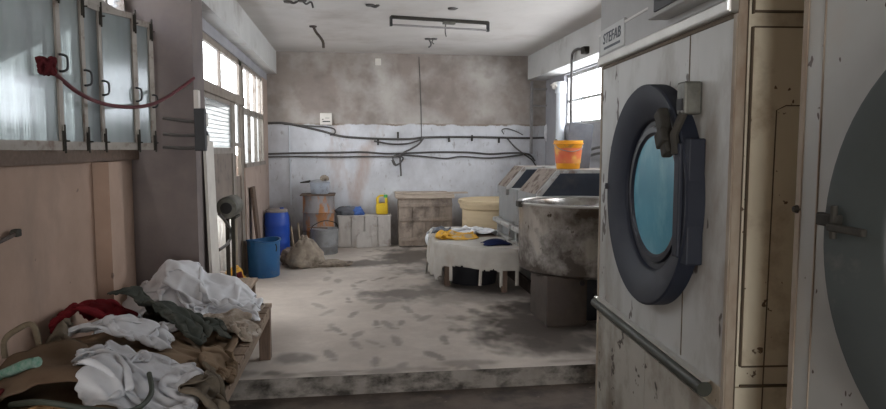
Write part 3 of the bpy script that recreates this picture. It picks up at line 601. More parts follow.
q = onZ(365, 246, U); o = MB().prism([(-.11, 0), (.11, 0), (.10, .17), (.05, .235), (-.05, .24), (-.1, .16)], -.012, .012).build('board', 'trough_paint'); o.location = (onY(364, 246, 9.66).x, 9.655, U + .002); o.rotation_euler = (math.radians(-6), 0, 0); tag(o, 'small rounded grey board leaning on the off-white chest', 'board')
# rusty drum with a basin
q = onY(319, 225, 9.68)
dm = thing('drum', 'rust-streaked grey metal drum against the back wall under the enamel basin', 'drum', (q.x, 9.68, U))
MB().lathe([(0, 0), (.225, 0), (.232, .01), (.225, .03), (.225, .26), (.234, .275), (.225, .29), (.225, .52), (.234, .535), (.225, .55), (.225, .78), (.22, .78), (.21, .77), (0, .77)], 40).build('body', 'rust_drum', dm, True)
MB().box((-.25, -.22, .782), (.24, .2, .80), bev=.004).build('cover', 'wood_dark', dm)
bs = thing('basin', 'pale blue enamel basin with a lid resting on the rusty drum', 'basin', (q.x + .02, 9.66, U + .80))
MB().lathe([(0, 0), (.115, 0), (.125, .01), (.14, .15), (.155, .158), (.15, .165), (.13, .155), (.115, .015), (0, .012)], 36).build('bowl', 'enamel', bs, True)
MB().lathe([(0, .21), (.03, .207), (.10, .19), (.14, .166), (0, .166)], 30, Matrix.Translation((-.02, 0, 0))).build('lid', 'galvanised', bs, True)
MB().tube([(-.13, -.04, .18), (-.27, -.08, .165)], [.02, .008]).build('ladle', 'latch_dark', bs, True)
blobmesh('rag', 'sack', (q.x + .09, 9.62, U + .80 + .19), .055, .05, .05, 2, .3, label='small beige rag on top of the enamel basin', cat='rag')
# grey tub
q = onY(325, 250, 9.2)
gb = thing('bucket', 'grey galvanised bucket on the floor in front of the rusty drum', 'bucket', (q.x, 9.22, U))
MB().lathe([(0, 0), (.17, 0), (.178, .012), (.176, .10), (.182, .108), (.18, .12), (.19, .33), (.20, .338), (.198, .35), (.186, .345), (.172, .02), (0, .015)], 40).build('body', 'galvanised', gb, True)
MB().tube(smoothpath([(-.19, 0, .32), (-.15, -.1, .4), (0, -.06, .46), (.15, .0, .42), (.19, 0, .32)], 6), .006).build('handle', 'latch_dark', gb, True)
o = MB().box((-.24, -.06, 0), (.02, .02, .012)).build('board', 'wood_dark'); o.location = (q.x + .1, 9.38, U + .40); o.rotation_euler = (0, math.radians(-38), 0)
o.location = (q.x + .02, 9.19, U + .352); o.rotation_euler = (0, math.radians(4), 0); tag(o, 'dark flat board lying across the grey galvanised bucket', 'board')
# blue barrel
q = onY(274, 245, 9.25)
bb = thing('barrel', 'bright blue plastic barrel with a dusty grey top beside the back wall', 'barrel', (-1.04, 9.25, U)); bb.scale = (.94, .94, .97)
MB().lathe([(0, 0), (.155, 0), (.17, .02), (.176, .15), (.182, .17), (.176, .19), (.178, .40), (.184, .42), (.178, .44), (.172, .56), (.155, .60), (.15, .615), (0, .615)], 44).build('body', 'blue_barrel', bb, True)
MB().lathe([(0, .612), (.14, .612), (.16, .60), (.162, .625), (.13, .645), (0, .645)], 44).build('lid', 'barrel_lid', bb, True)
MB().lathe([(0, .64), (.03, .64), (.03, .665), (0, .665)], 16, Matrix.Translation((.07, 0, 0))).build('bung', 'blue_barrel', bb, True)
# blue bucket
q = onY(259.5, 270, 7.92)
tb2 = thing('tub', 'deep blue open plastic tub with dented sides by the doorway', 'tub', (-1.018, 7.66, U))
me = MB().lathe([(0, .0), (.165, 0), (.172, .01), (.178, .40), (.190, .405), (.19, .42), (.172, .42), (.166, .02), (0, .012)], 44).build('body', 'blue_tub', tb2, True)
for v in me.data.vertices:
    a = math.atan2(v.co.y, v.co.x); k = 1 + .035 * math.sin(2 * a + .8) * (v.co.z / .4); v.co.x *= k; v.co.y *= k; v.co.z += .012 * math.sin(a * 2) * (v.co.z / .4)
MB().tube(smoothpath([(.15, -.12, .38), (.16, -.135, .34), (.155, -.14, .30)], 4), .006).build('handle', 'latch_dark', tb2, True)
# sack with sticks
q = onZ(305, 268, U)
sk = blobmesh('sack', 'sack', (q.x + .0, q.y + .1, U), .19, .15, .24, 4, .32, label='lumpy beige sack slumped on the floor beside the blue tub', cat='sack', fr=2.6)
for v in sk.data.vertices:
    z = v.co.z; k = 1.15 - .75 * min(max((z - .05) / .36, 0), 1); v.co.x *= k; v.co.y *= k
q2 = onZ(289, 266, U); bgs = blobmesh('bag', 'trash_b', (q2.x, q2.y + .12, U), .1, .09, .12, 9, .4, label='dark patterned rubbish bag between the blue tub and the beige sack', cat='bag')
q3 = onZ(322, 267, U); blobmesh('sack', 'sack', (q3.x + .1, q3.y + .05, U), .24, .09, .045, 12, .35, label='flat empty sack lying on the floor beside the slumped sack', cat='sack')
for k, (u0, v0, u1, v1, yy) in enumerate([(296, 262, 291, 226, 8.45), (302, 262, 298, 223, 8.5)]):
    a = onY(u0, v0, yy - .1); c = onY(u1, v1, yy); a.z = U + .005
    tag(MB().tube([a, c], .012).build('stick', 'stick', None, True), ['thin stick standing behind the beige sack, nearer the dark bag', 'thin stick standing behind the beige sack, nearer the galvanised bucket'][k], 'stick')

# ------------------------------------------------------------------ wall B leaning things
o = MB().box((-.01, 0, 0), (.01, .27, 1.5)).build('board', 'white_plastic'); o.location = (-1.03, 4.97, U); o.rotation_euler = (0, math.radians(-1.2), 0); tag(o, 'tall white painted board leaning against the left pier', 'board')
o = MB().box((-.015, 0, 0), (.015, .22, 1.0)).build('plank', 'wood_dark'); o.location = (-1.10, 7.98, U); o.rotation_euler = (0, math.radians(-5), 0); tag(o, 'dark plank leaning on the wall beside the doorway above the blue tub', 'plank')
# motor outside door
dk = thing('motor', 'round grey motor with a dark open end in the doorway', 'motor', (XB + .12, 6.25, U))
MB().lathe([(0, 0), (.07, 0), (.075, .02), (.055, .025), (.055, .05), (0, .05)][:1] + [(.06, 0), (.085, .0), (.095, .03), (.095, .33), (.08, .36), (.03, .38), (0, .38)], 32, Matrix.Translation((.0, -.3, .93)) @ Matrix.Rotation(-PI / 2, 4, 'X')).build('casing', 'latch_metal', dk, True)
MB().lathe([(0, 0), (.05, 0), (.05, .02), (0, .02)], 24, Matrix.Translation((0, -.315, .93)) @ Matrix.Rotation(-PI / 2, 4, 'X')).build('opening', 'dark', dk, True)
MB().box((-.05, -.1, 0), (-.02, -.06, .86)).box((.0, -.1, 0), (.03, -.06, .86)).build('stand', 'latch_dark', dk)
MB().box((-.06, -.2, .825), (.06, .05, .845)).build('bracket', 'latch_dark', dk)
# corrugated sheet leaning outside and rubbish
b = MB(); vs = []; fs = []
for i in range(61):
    for j in (0, 1): vs.append((i * .02, .012 * math.sin(i * 1.6), j * .75))
fs = [(2 * i, 2 * i + 2, 2 * i + 3, 2 * i + 1) for i in range(60)]
o = MB().add(vs, fs).build('corrugated_sheet', 'sheet_metal', None, True); md = o.modifiers.new('thick', 'SOLIDIFY'); md.thickness = .004
o.location = (-2.15, 8.2, .10); o.scale = (.62, 1, 1); o.rotation_euler = (math.radians(-12), 0, math.radians(-4)); tag(o, 'pale corrugated metal sheet leaning outside the doorway', 'metal sheet')
for k, (u, v, m, r) in enumerate([(222, 258, 'trash', .12), (234, 255, 'cloth_yellow', .10), (236.5, 263, 'cloth_maroon', .09), (217, 246, 'trash_b', .11)]):
    p = onX(u, v, -1.12 - .06 * (k % 2)); p.z = .1
    blobmesh('rubbish_bag', m, (p.x, p.y, U), r, r, r * 1.7, 20 + k, .35, label=['red and yellow rubbish heap', 'yellow cloth bundle', 'dark maroon cloth bundle', 'dark patterned rubbish bag'][k] + [' on the doorway threshold, nearest the white board', ' on the doorway threshold beside the blue tub', ' low in the doorway in front of the others', ' under the round motor in the doorway'][k], cat='rubbish')
p = [onX(u, v, XB + .1) for u, v in ((219, 214), (226, 222), (231, 232), (228, 243), (219, 250))]
tag(MB().tube(smoothpath(p, 6), .014).build('hose', 'cable', None, True), 'dark hose curling through the doorway below the motor', 'hose')

# ------------------------------------------------------------------ cables and fittings
def cable(pts, r, label, name='wall_cable', m='cable', cat='cable', n=5, group=None):
    return tag(MB().tube(smoothpath(pts, n), r, 7).build(name, m, None, True), label, cat, group)
def bw(u, v, off=.02): p = onY(u, v, YB - off); return p
cable([bw(268, 123), bw(284, 123), bw(300, 126), (bw(322, 131)), bw(340, 136), bw(362, 138), bw(390, 139), bw(410, 139), bw(424, 137.5), bw(450, 137), bw(474, 137), bw(500, 137.5), bw(530, 138), bw(549, 137.5)], .017, 'thick dark cable run sloping then level along the back wall, below the switch box')
cable([bw(284, 124, .03), bw(310, 126, .03), bw(326, 127, .03), bw(334, 129, .03), bw(335, 133, .03), bw(330, 135, .03)], .011, 'thin cable looping down from the white switch box')
cable([bw(374, 141, .045), bw(392, 144, .045), bw(408, 143.5, .045), bw(420, 140, .045), bw(424, 137, .045)], .013, 'thin sagging cable below the thick upper cable')
cable([bw(268, 154), bw(300, 153), bw(340, 152.5), bw(362, 152), bw(385, 153.5), bw(410, 153), bw(440, 152), bw(470, 152.5), bw(490, 154), bw(510, 153), bw(528, 154), bw(535, 161)], .014, 'upper dark cable of the lower run on the back wall')
cable([bw(268, 157, .03), bw(300, 156.5, .03), bw(340, 157, .03), bw(362, 156.5, .03), bw(398, 156.5, .03), bw(404, 155, .03), bw(430, 157, .03), bw(446, 158.5, .03), bw(462, 156.5, .03), bw(485, 158, .03), bw(505, 157, .03), bw(523, 154.5, .03)], .012, 'lower dark cable of the lower run, sagging along the back wall')
cable([bw(424, 137, .055), bw(419, 144, .055), bw(411, 149, .055), bw(403, 153, .055), bw(399, 158, .055)], .014, 'diagonal dark cable joining the two wall cable runs')
cb_ = thing('cable_junction', 'tangled black cable junction hanging below the lower wall cables', 'cable junction', bw(398, 160, .05))
jo = bw(398, 160, .05)
MB().tube([Vector(bw(400, 156, .05)) - jo, Vector(bw(401, 176, .05)) - jo], .014).build('tail', 'cable', cb_, True)
MB().tube(smoothpath([Vector(bw(u, v, .07)) - jo for u, v in ((392, 160), (395, 165), (400, 163), (403, 158), (398, 155), (393, 158), (396, 166))], 5), .013).build('coil', 'cable', cb_, True)
cable([bw(419, 57, .006), bw(420, 80, .006), bw(421, 110, .006), bw(421.5, 137, .006)], .006, 'thin vertical wire down the back wall from the ceiling', name='wall_wire', cat='wire')
cable([bw(289, 124, .012), bw(290, 160, .012), bw(291, 205, .012)], .009, 'thin white conduit running down the whitewashed back wall', name='conduit', m='pvc', cat='conduit')
cable([bw(504, 134, .03), bw(502, 130, .03), bw(507, 128.5, .03), bw(515, 131, .03), bw(523, 135, .03)], .008, 'thin wire looping above the thick upper cable near the right corner', cat='wire')
cable([bw(507, 138, .05), bw(515, 147, .05), bw(524, 154, .05), bw(532, 160, .05), bw(536, 166, .05)], .012, 'dark cable dropping diagonally behind the washing machines')
for k, (u, v) in enumerate([(378, 141), (398, 134), (449, 138), (472, 137), (499, 139)]):
    p = bw(u, v, .02); tag(shift(MB().box((p.x - .012, YB - .035, p.z - .06), (p.x + .012, YB, p.z + .03)).build('cable_clip', 'latch_dark'), p), ['dark clip on the upper cable run, first from the switch box', 'small clip on the upper cable run just left of the vertical wire', 'clip on the upper cable run just right of the vertical wire', 'middle clip on the upper cable run right of the vertical wire', 'clip on the upper cable run nearest the right corner'][k], 'clip', 'clips holding the upper wall cable')
p = onY(326, 119, YB - .03)
sb = thing('switch_box', 'white square switch box on the back wall above the cables', 'switch box', (p.x, YB - .055, p.z))
MB().box((-.085, 0, -.085), (.085, .055, .085), bev=.006).build('case', 'white_plastic', sb)
MB().box((-.05, -.003, -.045), (.06, .0, -.03)).box((-.055, -.008, -.012), (-.035, 0, .0)).box((-.01, -.003, .01), (.05, 0, .016)).build('switch', 'dark', sb)
o = MB().box((-.045, -.02, -.05), (.045, 0, .05), bev=.01).build('wall_hook', 'white_plastic'); p = onY(378, 62, YB); o.location = (p.x, YB, p.z); tag(o, 'small pale wall bracket high on the back wall under the ceiling', 'bracket')
# tube light
a = onZ(391, 16.5, ZC - .01); c = onZ(488, 22.5, ZC - .01); ax = (c - a); ln = ax.length
fl = thing('tube_light', 'long unlit fluorescent tube holder under the ceiling', 'light', (a + c) / 2, math.atan2(ax.y, ax.x))
MB().box((-ln / 2, -.025, -.02), (ln / 2, .025, .01)).build('batten', 'latch_dark', fl)
MB().tube([(-ln / 2, 0, -.085), (ln / 2, 0, -.085)], .011).build('tube', 'pipe_grey', fl, True)
for s in (-1, 1): MB().box((s * ln / 2 - .012, -.02, -.1), (s * ln / 2 + .012, .02, 0)).build('holder', 'dark', fl)
MB().box((.03, -.03, -.045), (.16, .03, -.02)).build('choke', 'latch_metal', fl)
MB().tube(smoothpath([(.06, 0, -.04), (.055, .01, -.12), (.065, 0, -.18)], 4), .006).build('wire', 'cable', fl, True)
# ceiling hooks and dangling wires
def hook(pts, r, label, m='cable'):
    top = onZ(pts[0][0], pts[0][1], ZC); Yp = top.y
    P = [onY(u, v, Yp) for u, v in pts]; P[0].z = ZC
    o = MB().tube(smoothpath(P, 5), r * .72, 7).lathe([(0, 0), (.045, 0), (.04, -.015), (0, -.018)], 16, Matrix.Translation((P[0].x, P[0].y, ZC))).build('ceiling_hook', m, None, True)
    tag(o, label, 'hook', 'fan hooks and wire ends hanging from the ceiling'); return shift(o, (P[0].x, P[0].y, ZC))
hook([(313, 26), (316, 32), (320, 37), (323, 42), (323.5, 48)], .022, 'brown wire end dangling from the ceiling near the left beam', 'rusty_steel')
hook([(428, 38.5), (430, 41), (431, 45), (428.5, 47.5)], .014, 'small black ceiling hook behind the tube light')
hook([(434, 38.5), (432, 42), (434, 44)], .010, 'tiny bent wire beside the black hook behind the tube light')
hook([(452, 8), (456, 8.5), (460, 5), (462, -1), (458, -4)], .014, 'curved black hook on the ceiling in front of the tube light')
hook([(370, 4.5), (375, 6.5), (379, 4.5)], .022, 'dark stub of wire on the ceiling left of the tube light')
hook([(288, 1), (294, 3), (300, -1)], .016, 'black wire curl on the ceiling nearest the left beam')
hook([(302, 0), (306, 4), (311, 2), (313, 8)], .013, 'black wire end hanging beside the curl near the left beam')
hook([(536, 57), (538.5, 62), (537, 68), (539, 74)], .012, 'rusty wire hanging from the right beam near the back corner', 'rusty_steel')

# pier fittings
yp = 4.79
def pf(u, v, off=.03): return onY(u, v, yp - off)
for k, (v0, v1, lb) in enumerate([(118, 122, 'topmost'), (134, 135.5, 'middle'), (147, 148, 'lowest')]):
    cable([pf(163, v0), pf(180, (v0 + v1) / 2 + .5), pf(196, v1)], .012, lb + ' of the three dark pipes across the left pier', name='pier_pipe', cat='pipe', group='pipes across the left pier')
p = pf(199.5, 129, .06); o = MB().box((-.035, -.03, -.15), (.035, .03, .14), bev=.005).build('switch_box', 'black_plastic'); o.location = (p.x, yp - .032, p.z); tag(o, 'tall narrow black switch box on the corner of the left pier', 'switch box')
for k, (u, v, w_, h_) in enumerate([(198, 101, .03, .075), (206, 120, .035, .045), (207.5, 141, .04, .04)]):
    p = onX(u, v, -1.05); o = MB().box((-.012, -w_, -h_), (.02, w_, h_), bev=.004).build('junction_box', 'white_plastic'); o.location = (-1.065, p.y + .02, p.z)
    tag(o, ['small pale box on the left pier above the black switch box', 'small pale box on the left pier beside the black switch box', 'lowest small pale box on the left pier edge'][k], 'junction box', 'pale boxes on the pier edge')
# red hose from casement handle to pier
p0 = Vector((XA + .15, 3.46, 1.93))
pts = [onY(47, 66, 3.33), onY(60, 78, 3.48), onY(76, 91, 3.62), onY(95, 101, 3.8), onY(115, 106, 3.95), onY(138, 107, 4.15), onY(158, 102, 4.4), onY(178, 90, 4.62), onY(194, 78, 4.76)]
for i, q in enumerate(pts): q.x += .0
rh = thing('hose', 'dull red hose sagging from a casement handle across to the left pier', 'hose', pts[0])
MB().tube(smoothpath([q - pts[0] for q in pts], 6), .011, 8).build('line', 'hose_red', rh, True)
MB().tube(smoothpath([Vector((math.cos(a * 2.1) * .026 + .008 * math.sin(a * 5), math.sin(a * 3.3) * .025, math.sin(a * 2.9) * .034)) for a in [i * .45 for i in range(26)]], 3), .012, 8).build('knot', 'cloth_maroon', rh, True)
# tap on pink wall
p = onX(8, 236, XA)
tp = thing('tap', 'short rusty pipe tap on the pink wall under the casements', 'tap', (XA, p.y - .03, p.z + .01))
MB().tube([(0, .05, .0), (.03, .045, 0), (.036, -.02, -.005), (.036, -.16, -.02)], .010).build('pipe', 'rusty_steel', tp, True)
MB().box((.018, .01, -.014), (.05, .05, .02), bev=.006).build('valve', 'latch_dark', tp)
MB().tube(smoothpath([(.035, -.12, .0), (.036, -.14, .05), (.034, -.12, .10), (.032, -.13, .13)], 4), .005).build('lever', 'cable', tp, True)

# right corner: pipes, leaning board, small things
p = onX(560.5, 100, 2.86)
o = MB().tube([(0, 0, U + .0), (0, 0, 2.46), (0, 0, 2.50)], .06, 20).lathe([(.06, 2.34), (.078, 2.345), (.078, 2.48), (.06, 2.485)], 20, closed=True).build('drain_pipe', 'pvc', None, True); o.location = (2.86, p.y, 0); tag(o, 'pale plastic drain pipe standing beside the right window', 'pipe')
Pp = [onX(u, v, 2.62) for u, v in ((584, 50), (578, 49), (573.5, 52), (572, 58), (571.5, 80), (571, 110), (571, 150))]
tag(MB().tube(smoothpath(Pp, 5), .017, 10).build('bent_pipe', 'cable', None, True), 'dark bent steel pipe with a crooked top in front of the right window', 'pipe')
p = onX(585, 50, 2.62); o = MB().box((-.05, -.05, -.04), (.05, .05, .04), bev=.012).build('pipe_bracket', 'latch_dark'); o.location = (2.64, p.y + .02, p.z); tag(o, 'dark bracket on the right beam holding the bent pipe', 'bracket')
p = onY(553, 86, 9.3); o = blobmesh('lamp', 'white_plastic', (2.83, 8.95, p.z - .03), .09, .07, .05, 3, .25, fl=False, label='small white wall lamp by the top of the drain pipe', cat='lamp')
p = onY(548, 124, 9.88); o = blobmesh('rag', 'cloth_white', (p.x, YB - .05, p.z - .13), .05, .04, .14, 8, .3, label='white rag hanging on the back wall in the right corner', cat='rag', fl=False)
MBc = MB()
for zz in (2.47, 2.22): MBc.box((2.70, YB - .06, zz), (2.95, YB, zz + .025))
o = MBc.box((2.70, YB - .05, 1.5), (2.735, YB, 2.6)).build('pipe_rack', 'pipe_grey'); tag(o, 'grey pipe rack in the recess of the right back corner', 'pipe frame')
p = onY(578, 135, 7.2); o = MB().box((-.13, -.012, 0), (.13, .012, .47), bev=.004).build('board', 'cloth_grey'); p = onY(577, 135, 6.7); o.location = (p.x, 6.68, U + 1.247); o.rotation_euler = (math.radians(-5), math.radians(7), 0)
tag(o, 'dark grey rectangular board leaning behind the yellow bucket', 'board')
for k in range(3):
    q = [onX(u, v, 2.75) for u, v in [((582, 158), (590, 150), (602, 147), (612, 150)), ((580, 160), (592, 155), (604, 153), (612, 157)), ((556, 140), (566, 150), (575, 156), (586, 154))][k]]
    cable(q, .016, ['upper black hose behind the bucket near the right window', 'lower black hose behind the bucket near the right window', 'black hose crossing behind the yellow bucket'][k], name='hose', cat='hose')

# ------------------------------------------------------------------ cloth simulation on a height map
class HM:
    def __init__(s, x0, x1, y0, y1, h, f):
        s.x0, s.y0, s.h = x0, y0, h; s.nx, s.ny = int((x1 - x0) / h) + 1, int((y1 - y0) / h) + 1
        X, Y = np.meshgrid(x0 + np.arange(s.nx) * h, y0 + np.arange(s.ny) * h); s.X, s.Y = X, Y; s.a = f(X, Y)
    def samp(s, x, y):
        i = np.clip(((x - s.x0) / s.h), 0, s.nx - 1.001); j = np.clip(((y - s.y0) / s.h), 0, s.ny - 1.001)
        i0 = i.astype(int); j0 = j.astype(int); fi, fj = i - i0, j - j0; a = s.a
        return (a[j0, i0] * (1 - fi) + a[j0, i0 + 1] * fi) * (1 - fj) + (a[j0 + 1, i0] * (1 - fi) + a[j0 + 1, i0 + 1] * fi) * fj
    def splat(s, P, r=1):
        i = np.round((P[:, 0] - s.x0) / s.h).astype(int); j = np.round((P[:, 1] - s.y0) / s.h).astype(int)
        for di in range(-r, r + 1):
            for dj in range(-r, r + 1):
                ii, jj = i + di, j + dj; ok = (ii >= 0) & (jj >= 0) & (ii < s.nx) & (jj < s.ny)
                np.maximum.at(s.a, (jj[ok], ii[ok]), P[ok, 2])
    def bump(s, cx, cy, rx, ry, hgt, yaw=0, p=2):
        c, n = math.cos(yaw), math.sin(yaw); dx, dy = s.X - cx, s.Y - cy
        d = np.sqrt(((dx * c + dy * n) / rx) ** 2 + ((-dx * n + dy * c) / ry) ** 2); s.a = s.a + hgt * np.clip(1 - d ** p, 0, 1)
def _rough(s, amp, sc, sd):
    m = (s.X > BX0) & (s.X < BX1 - .06) & (s.Y > BY0 + .05) & (s.Y < BY1) & (s.a > BZ + .03)
    for j, i in np.argwhere(m): s.a[j, i] += amp * max(0, noise.noise(Vector((s.X[j, i] * sc, s.Y[j, i] * sc, sd * 3.7))))
HM.rough = _rough
def lim(P):          # walls and pier hold the cloth back
    np.maximum(P[..., 0], XA + .035, out=P[..., 0])
    c = (P[..., 0] < -1.045) & (P[..., 1] > 4.76) & (P[..., 1] < 5.3); P[..., 1] = np.where(c, 4.76, P[..., 1])
def drape(hm, name, m, label, cat, c, size, yaw=0, comp=.75, res=.025, steps=70, iters=10, drop=.06, amp=.05, seed=1, thick=.006, bend=.3, group=None, cut=None, fric=.6, shape='round'):
    nx, ny = int(size[0] / res) + 1, int(size[1] / res) + 1
    gx, gy = np.meshgrid((np.arange(nx) - (nx - 1) / 2) * res, (np.arange(ny) - (ny - 1) / 2) * res)
    rs = np.random.RandomState(seed); ph = rs.rand(8) * 6.28
    wx = amp * (np.sin(gx * 17 + gy * 9 + ph[0]) + np.sin(gx * 7 - gy * 14 + ph[1]) * 1.2); wy = amp * (np.sin(gy * 19 - gx * 8 + ph[2]) + np.sin(gx * 12 + gy * 6 + ph[3]) * 1.2)
    wz = amp * (np.sin(gx * 23 + gy * 15 + ph[4]) + np.sin(gy * 27 - gx * 12 + ph[5]) + np.sin(gx * 11 + ph[6]) * 1.2)
    lx, ly = gx * comp + wx, gy * comp + wy; cs, sn = math.cos(yaw), math.sin(yaw)
    x = c[0] + lx * cs - ly * sn; y = c[1] + lx * sn + ly * cs
    P = np.stack([x, y, x * 0], -1); lim(P)
    P[..., 2] = hm.samp(P[..., 0].ravel(), P[..., 1].ravel()).reshape(x.shape) + drop + wz + amp * 2; Q = P.copy()
    def con(a, b, L, k):
        d = b - a; l = np.linalg.norm(d, axis=-1, keepdims=True) + 1e-9; corr = d * ((l - L) / l * .5 * k); a += corr; b -= corr
    d2 = res * math.sqrt(2)
    dt2 = 9.8 * (1 / 60) ** 2
    for st in range(steps):
        V = (P - Q) * .94; Q = P.copy(); P = P + V; P[..., 2] -= dt2 * .6
        for it in range(iters):
            for s0 in (0, 1):
                n = (nx - s0) // 2 * 2; con(P[:, s0:s0 + n:2], P[:, s0 + 1:s0 + n:2], res, 1.)
                n = (ny - s0) // 2 * 2; con(P[s0:s0 + n:2], P[s0 + 1:s0 + n:2], res, 1.)
            if it % 2 == 0:
                for s0 in (0, 1):
                    n = (nx - s0) // 2 * 2
                    for q0 in (0, 1):
                        k = (ny - q0) // 2 * 2
                        con(P[q0:q0 + k:2, s0:s0 + n:2], P[q0 + 1:q0 + k:2, s0 + 1:s0 + n:2], d2, .4)
                        con(P[q0:q0 + k:2, s0 + 1:s0 + n:2], P[q0 + 1:q0 + k:2, s0:s0 + n:2], d2, .4)
                for s0 in (0, 1, 2, 3):
                    n = (nx - s0) // 4 * 4
                    if n: con(P[:, s0:s0 + n:4], P[:, s0 + 2:s0 + n:4], 2 * res, bend)
                    n = (ny - s0) // 4 * 4
                    if n: con(P[s0:s0 + n:4], P[s0 + 2:s0 + n:4], 2 * res, bend)
        lim(P)
        h = hm.samp(P[..., 0].ravel(), P[..., 1].ravel()).reshape(P.shape[:2]) + thick
        dep = h - P[..., 2]; hit = dep > 0
        steep = hit & (dep > .12)
        P[..., 0] = np.where(hit, P[..., 0] - (P[..., 0] - Q[..., 0]) * fric, P[..., 0]); P[..., 1] = np.where(hit, P[..., 1] - (P[..., 1] - Q[..., 1]) * fric, P[..., 1])
        P[..., 0] = np.where(steep, Q[..., 0], P[..., 0]); P[..., 1] = np.where(steep, Q[..., 1], P[..., 1])
        h = hm.samp(P[..., 0].ravel(), P[..., 1].ravel()).reshape(P.shape[:2]) + thick
        P[..., 2] = np.maximum(P[..., 2], h)
    keep = np.ones((ny - 1, nx - 1), bool)
    if shape == 'round':
        u = (np.arange(nx - 1) - (nx - 2) / 2) / ((nx - 2) / 2); v = (np.arange(ny - 1) - (ny - 2) / 2) / ((ny - 2) / 2); UU, VV = np.meshgrid(u, v)
        an = np.arctan2(VV, UU); keep = (np.abs(UU) ** 3.5 + np.abs(VV) ** 3.5) < 1 - .12 * np.sin(3 * an + seed) - .08 * np.sin(5 * an + seed * 2)
    if cut is not None: keep &= cut(P, gx, gy)
    idx = np.arange(nx * ny).reshape(ny, nx)
    fs = np.stack([idx[:-1, :-1], idx[:-1, 1:], idx[1:, 1:], idx[1:, :-1]], -1)[keep].reshape(-1, 4)
    me = bpy.data.meshes.new(name); me.from_pydata(P.reshape(-1, 3).tolist(), [], fs.tolist()); me.update()
    bm = bmesh.new(); bm.from_mesh(me); bmesh.ops.delete(bm, geom=[v for v in bm.verts if not v.link_faces], context='VERTS')
    # keep the largest connected sheet
    seen = set(); best = []
    for v in bm.verts:
        if v in seen: continue
        stk = [v]; comp_ = []; seen.add(v)
        while stk:
            q = stk.pop(); comp_.append(q)
            for e in q.link_edges:
                o_ = e.other_vert(q)
                if o_ not in seen: seen.add(o_); stk.append(o_)
        if len(comp_) > len(best): best = comp_
    bs_ = set(best); bmesh.ops.delete(bm, geom=[v for v in bm.verts if v not in bs_], context='VERTS')
    for f in bm.faces: f.smooth = True
    bmesh.ops.recalc_face_normals(bm, faces=bm.faces)
    pts = np.array([v.co[:] for v in bm.verts]); org = Vector((pts[:, 0].mean(), pts[:, 1].mean(), pts[:, 2].min()))
    for v in bm.verts: v.co -= org
    bm.to_mesh(me); bm.free(); me.materials.append(MT[m])
    o = bpy.data.objects.new(name, me); COL.objects.link(o); o.location = org
    md = o.modifiers.new('sub', 'SUBSURF'); md.levels = md.render_levels = 1
    md = o.modifiers.new('thick', 'SOLIDIFY'); md.thickness = .005; md.offset = 1
    tag(o, label, cat, group); hm.splat(pts + np.array([0, 0, .004]), 1)
    return o

# benches ----------------------------------------------------------
BX0, BX1, BY0, BY1, BZ = -1.42, -.565, 2.15, 4.64, .51
bn = thing('bench', 'low slatted wooden bench under the near laundry heap, one leg showing', 'bench', ((BX0 + BX1) / 2, (BY0 + BY1) / 2, 0))
ox, oy = bn.location.x, bn.location.y
n = 17; sw = (BY1 - BY0) / n
for k in range(n):
    y = BY0 + k * sw - oy; MB().box((BX0 - ox, y + .008, BZ - .028), (BX1 - ox - .004, y + sw - .008, BZ), bev=.003).build('slat', 'wood_bench', bn)
MB().box((BX1 - ox - .05, BY0 - oy, BZ - .085), (BX1 - ox - .012, BY1 - oy, BZ - .029)).build('side_rail', 'wood_bench', bn)
MB().box((BX0 - ox + .02, BY0 - oy, BZ - .085), (BX0 - ox + .058, BY1 - oy, BZ - .029)).build('side_rail', 'wood_bench', bn)
for sx in (BX0 + .08, BX1 - .085):
    for sy in (BY0 + .06, BY1 - .06):
        zb = U if sy > 4.2 else 0
        MB().box((sx - ox - .0, sy - oy - .03, zb), (sx - ox + .075, sy - oy + .045, BZ - .029), bev=.004).build('leg', 'wood_leg', bn)
b2 = thing('bench', 'second low wooden bench end showing past the big white laundry pile beside the pier', 'bench', (-.95, 5.13, U))
MB().box((-.12, -.46, .352), (.155, .46, .38), bev=.004).build('top', 'wood_bench', b2)
for sx in (-.11, .085):
    for sy in (-.42, .38): MB().box((sx, sy, 0), (sx + .055, sy + .055, .352), bev=.004).build('leg', 'wood_leg', b2)
def bench_h(X, Y):
    base = np.where(Y > 4.17, U, 0.)
    base = np.where((X > BX0 - .1) & (X < BX1) & (Y > BY0) & (Y < BY1), BZ, base)
    base = np.where((X > -1.10) & (X < -.79) & (Y >= BY1) & (Y < 5.6), BZ, base)
    return base
hm = HM(-1.7, .2, 1.9, 6.0, .0125, bench_h)
# the near heap lies over a bulk of older washing, the big sheet below covers it
hm.bump(-1.12, 2.75, .50, 1.05, .21); hm.rough(.07, 5, 1)
drape(hm, 'laundry_sheet', 'cloth_tan', 'wide dull brown cloth under the near heap, hanging over the aisle side of the bench', 'cloth', (-1.0, 2.95), (1.35, 2.3), .0, .84, seed=2, amp=.022, res=.03, bend=.1)
drape(hm, 'laundry_sheet', 'cloth_net', 'beige net cloth with pinkish folds under the white laundry pile, on the bench end', 'cloth', (-.87, 4.35), (.85, 1.1), .3, .70, seed=3, amp=.03, bend=.1)
hm.bump(-1.27, 4.45, .30, .40, .19); hm.bump(-.99, 4.52, .34, .30, .19); hm.bump(-1.1, 4.25, .2, .2, .07); hm.rough(.05, 6, 2)
drape(hm, 'laundry_sheet', 'cloth_white', 'large bright white crumpled sheet heaped at the far end of the bench', 'cloth', (-1.13, 4.36), (1.9, 1.8), .2, .53, seed=5, amp=.035, steps=110, res=.022, bend=.04, iters=12)
hm.bump(-1.36, 3.60, .24, .34, .20); hm.rough(.03, 9, 3)
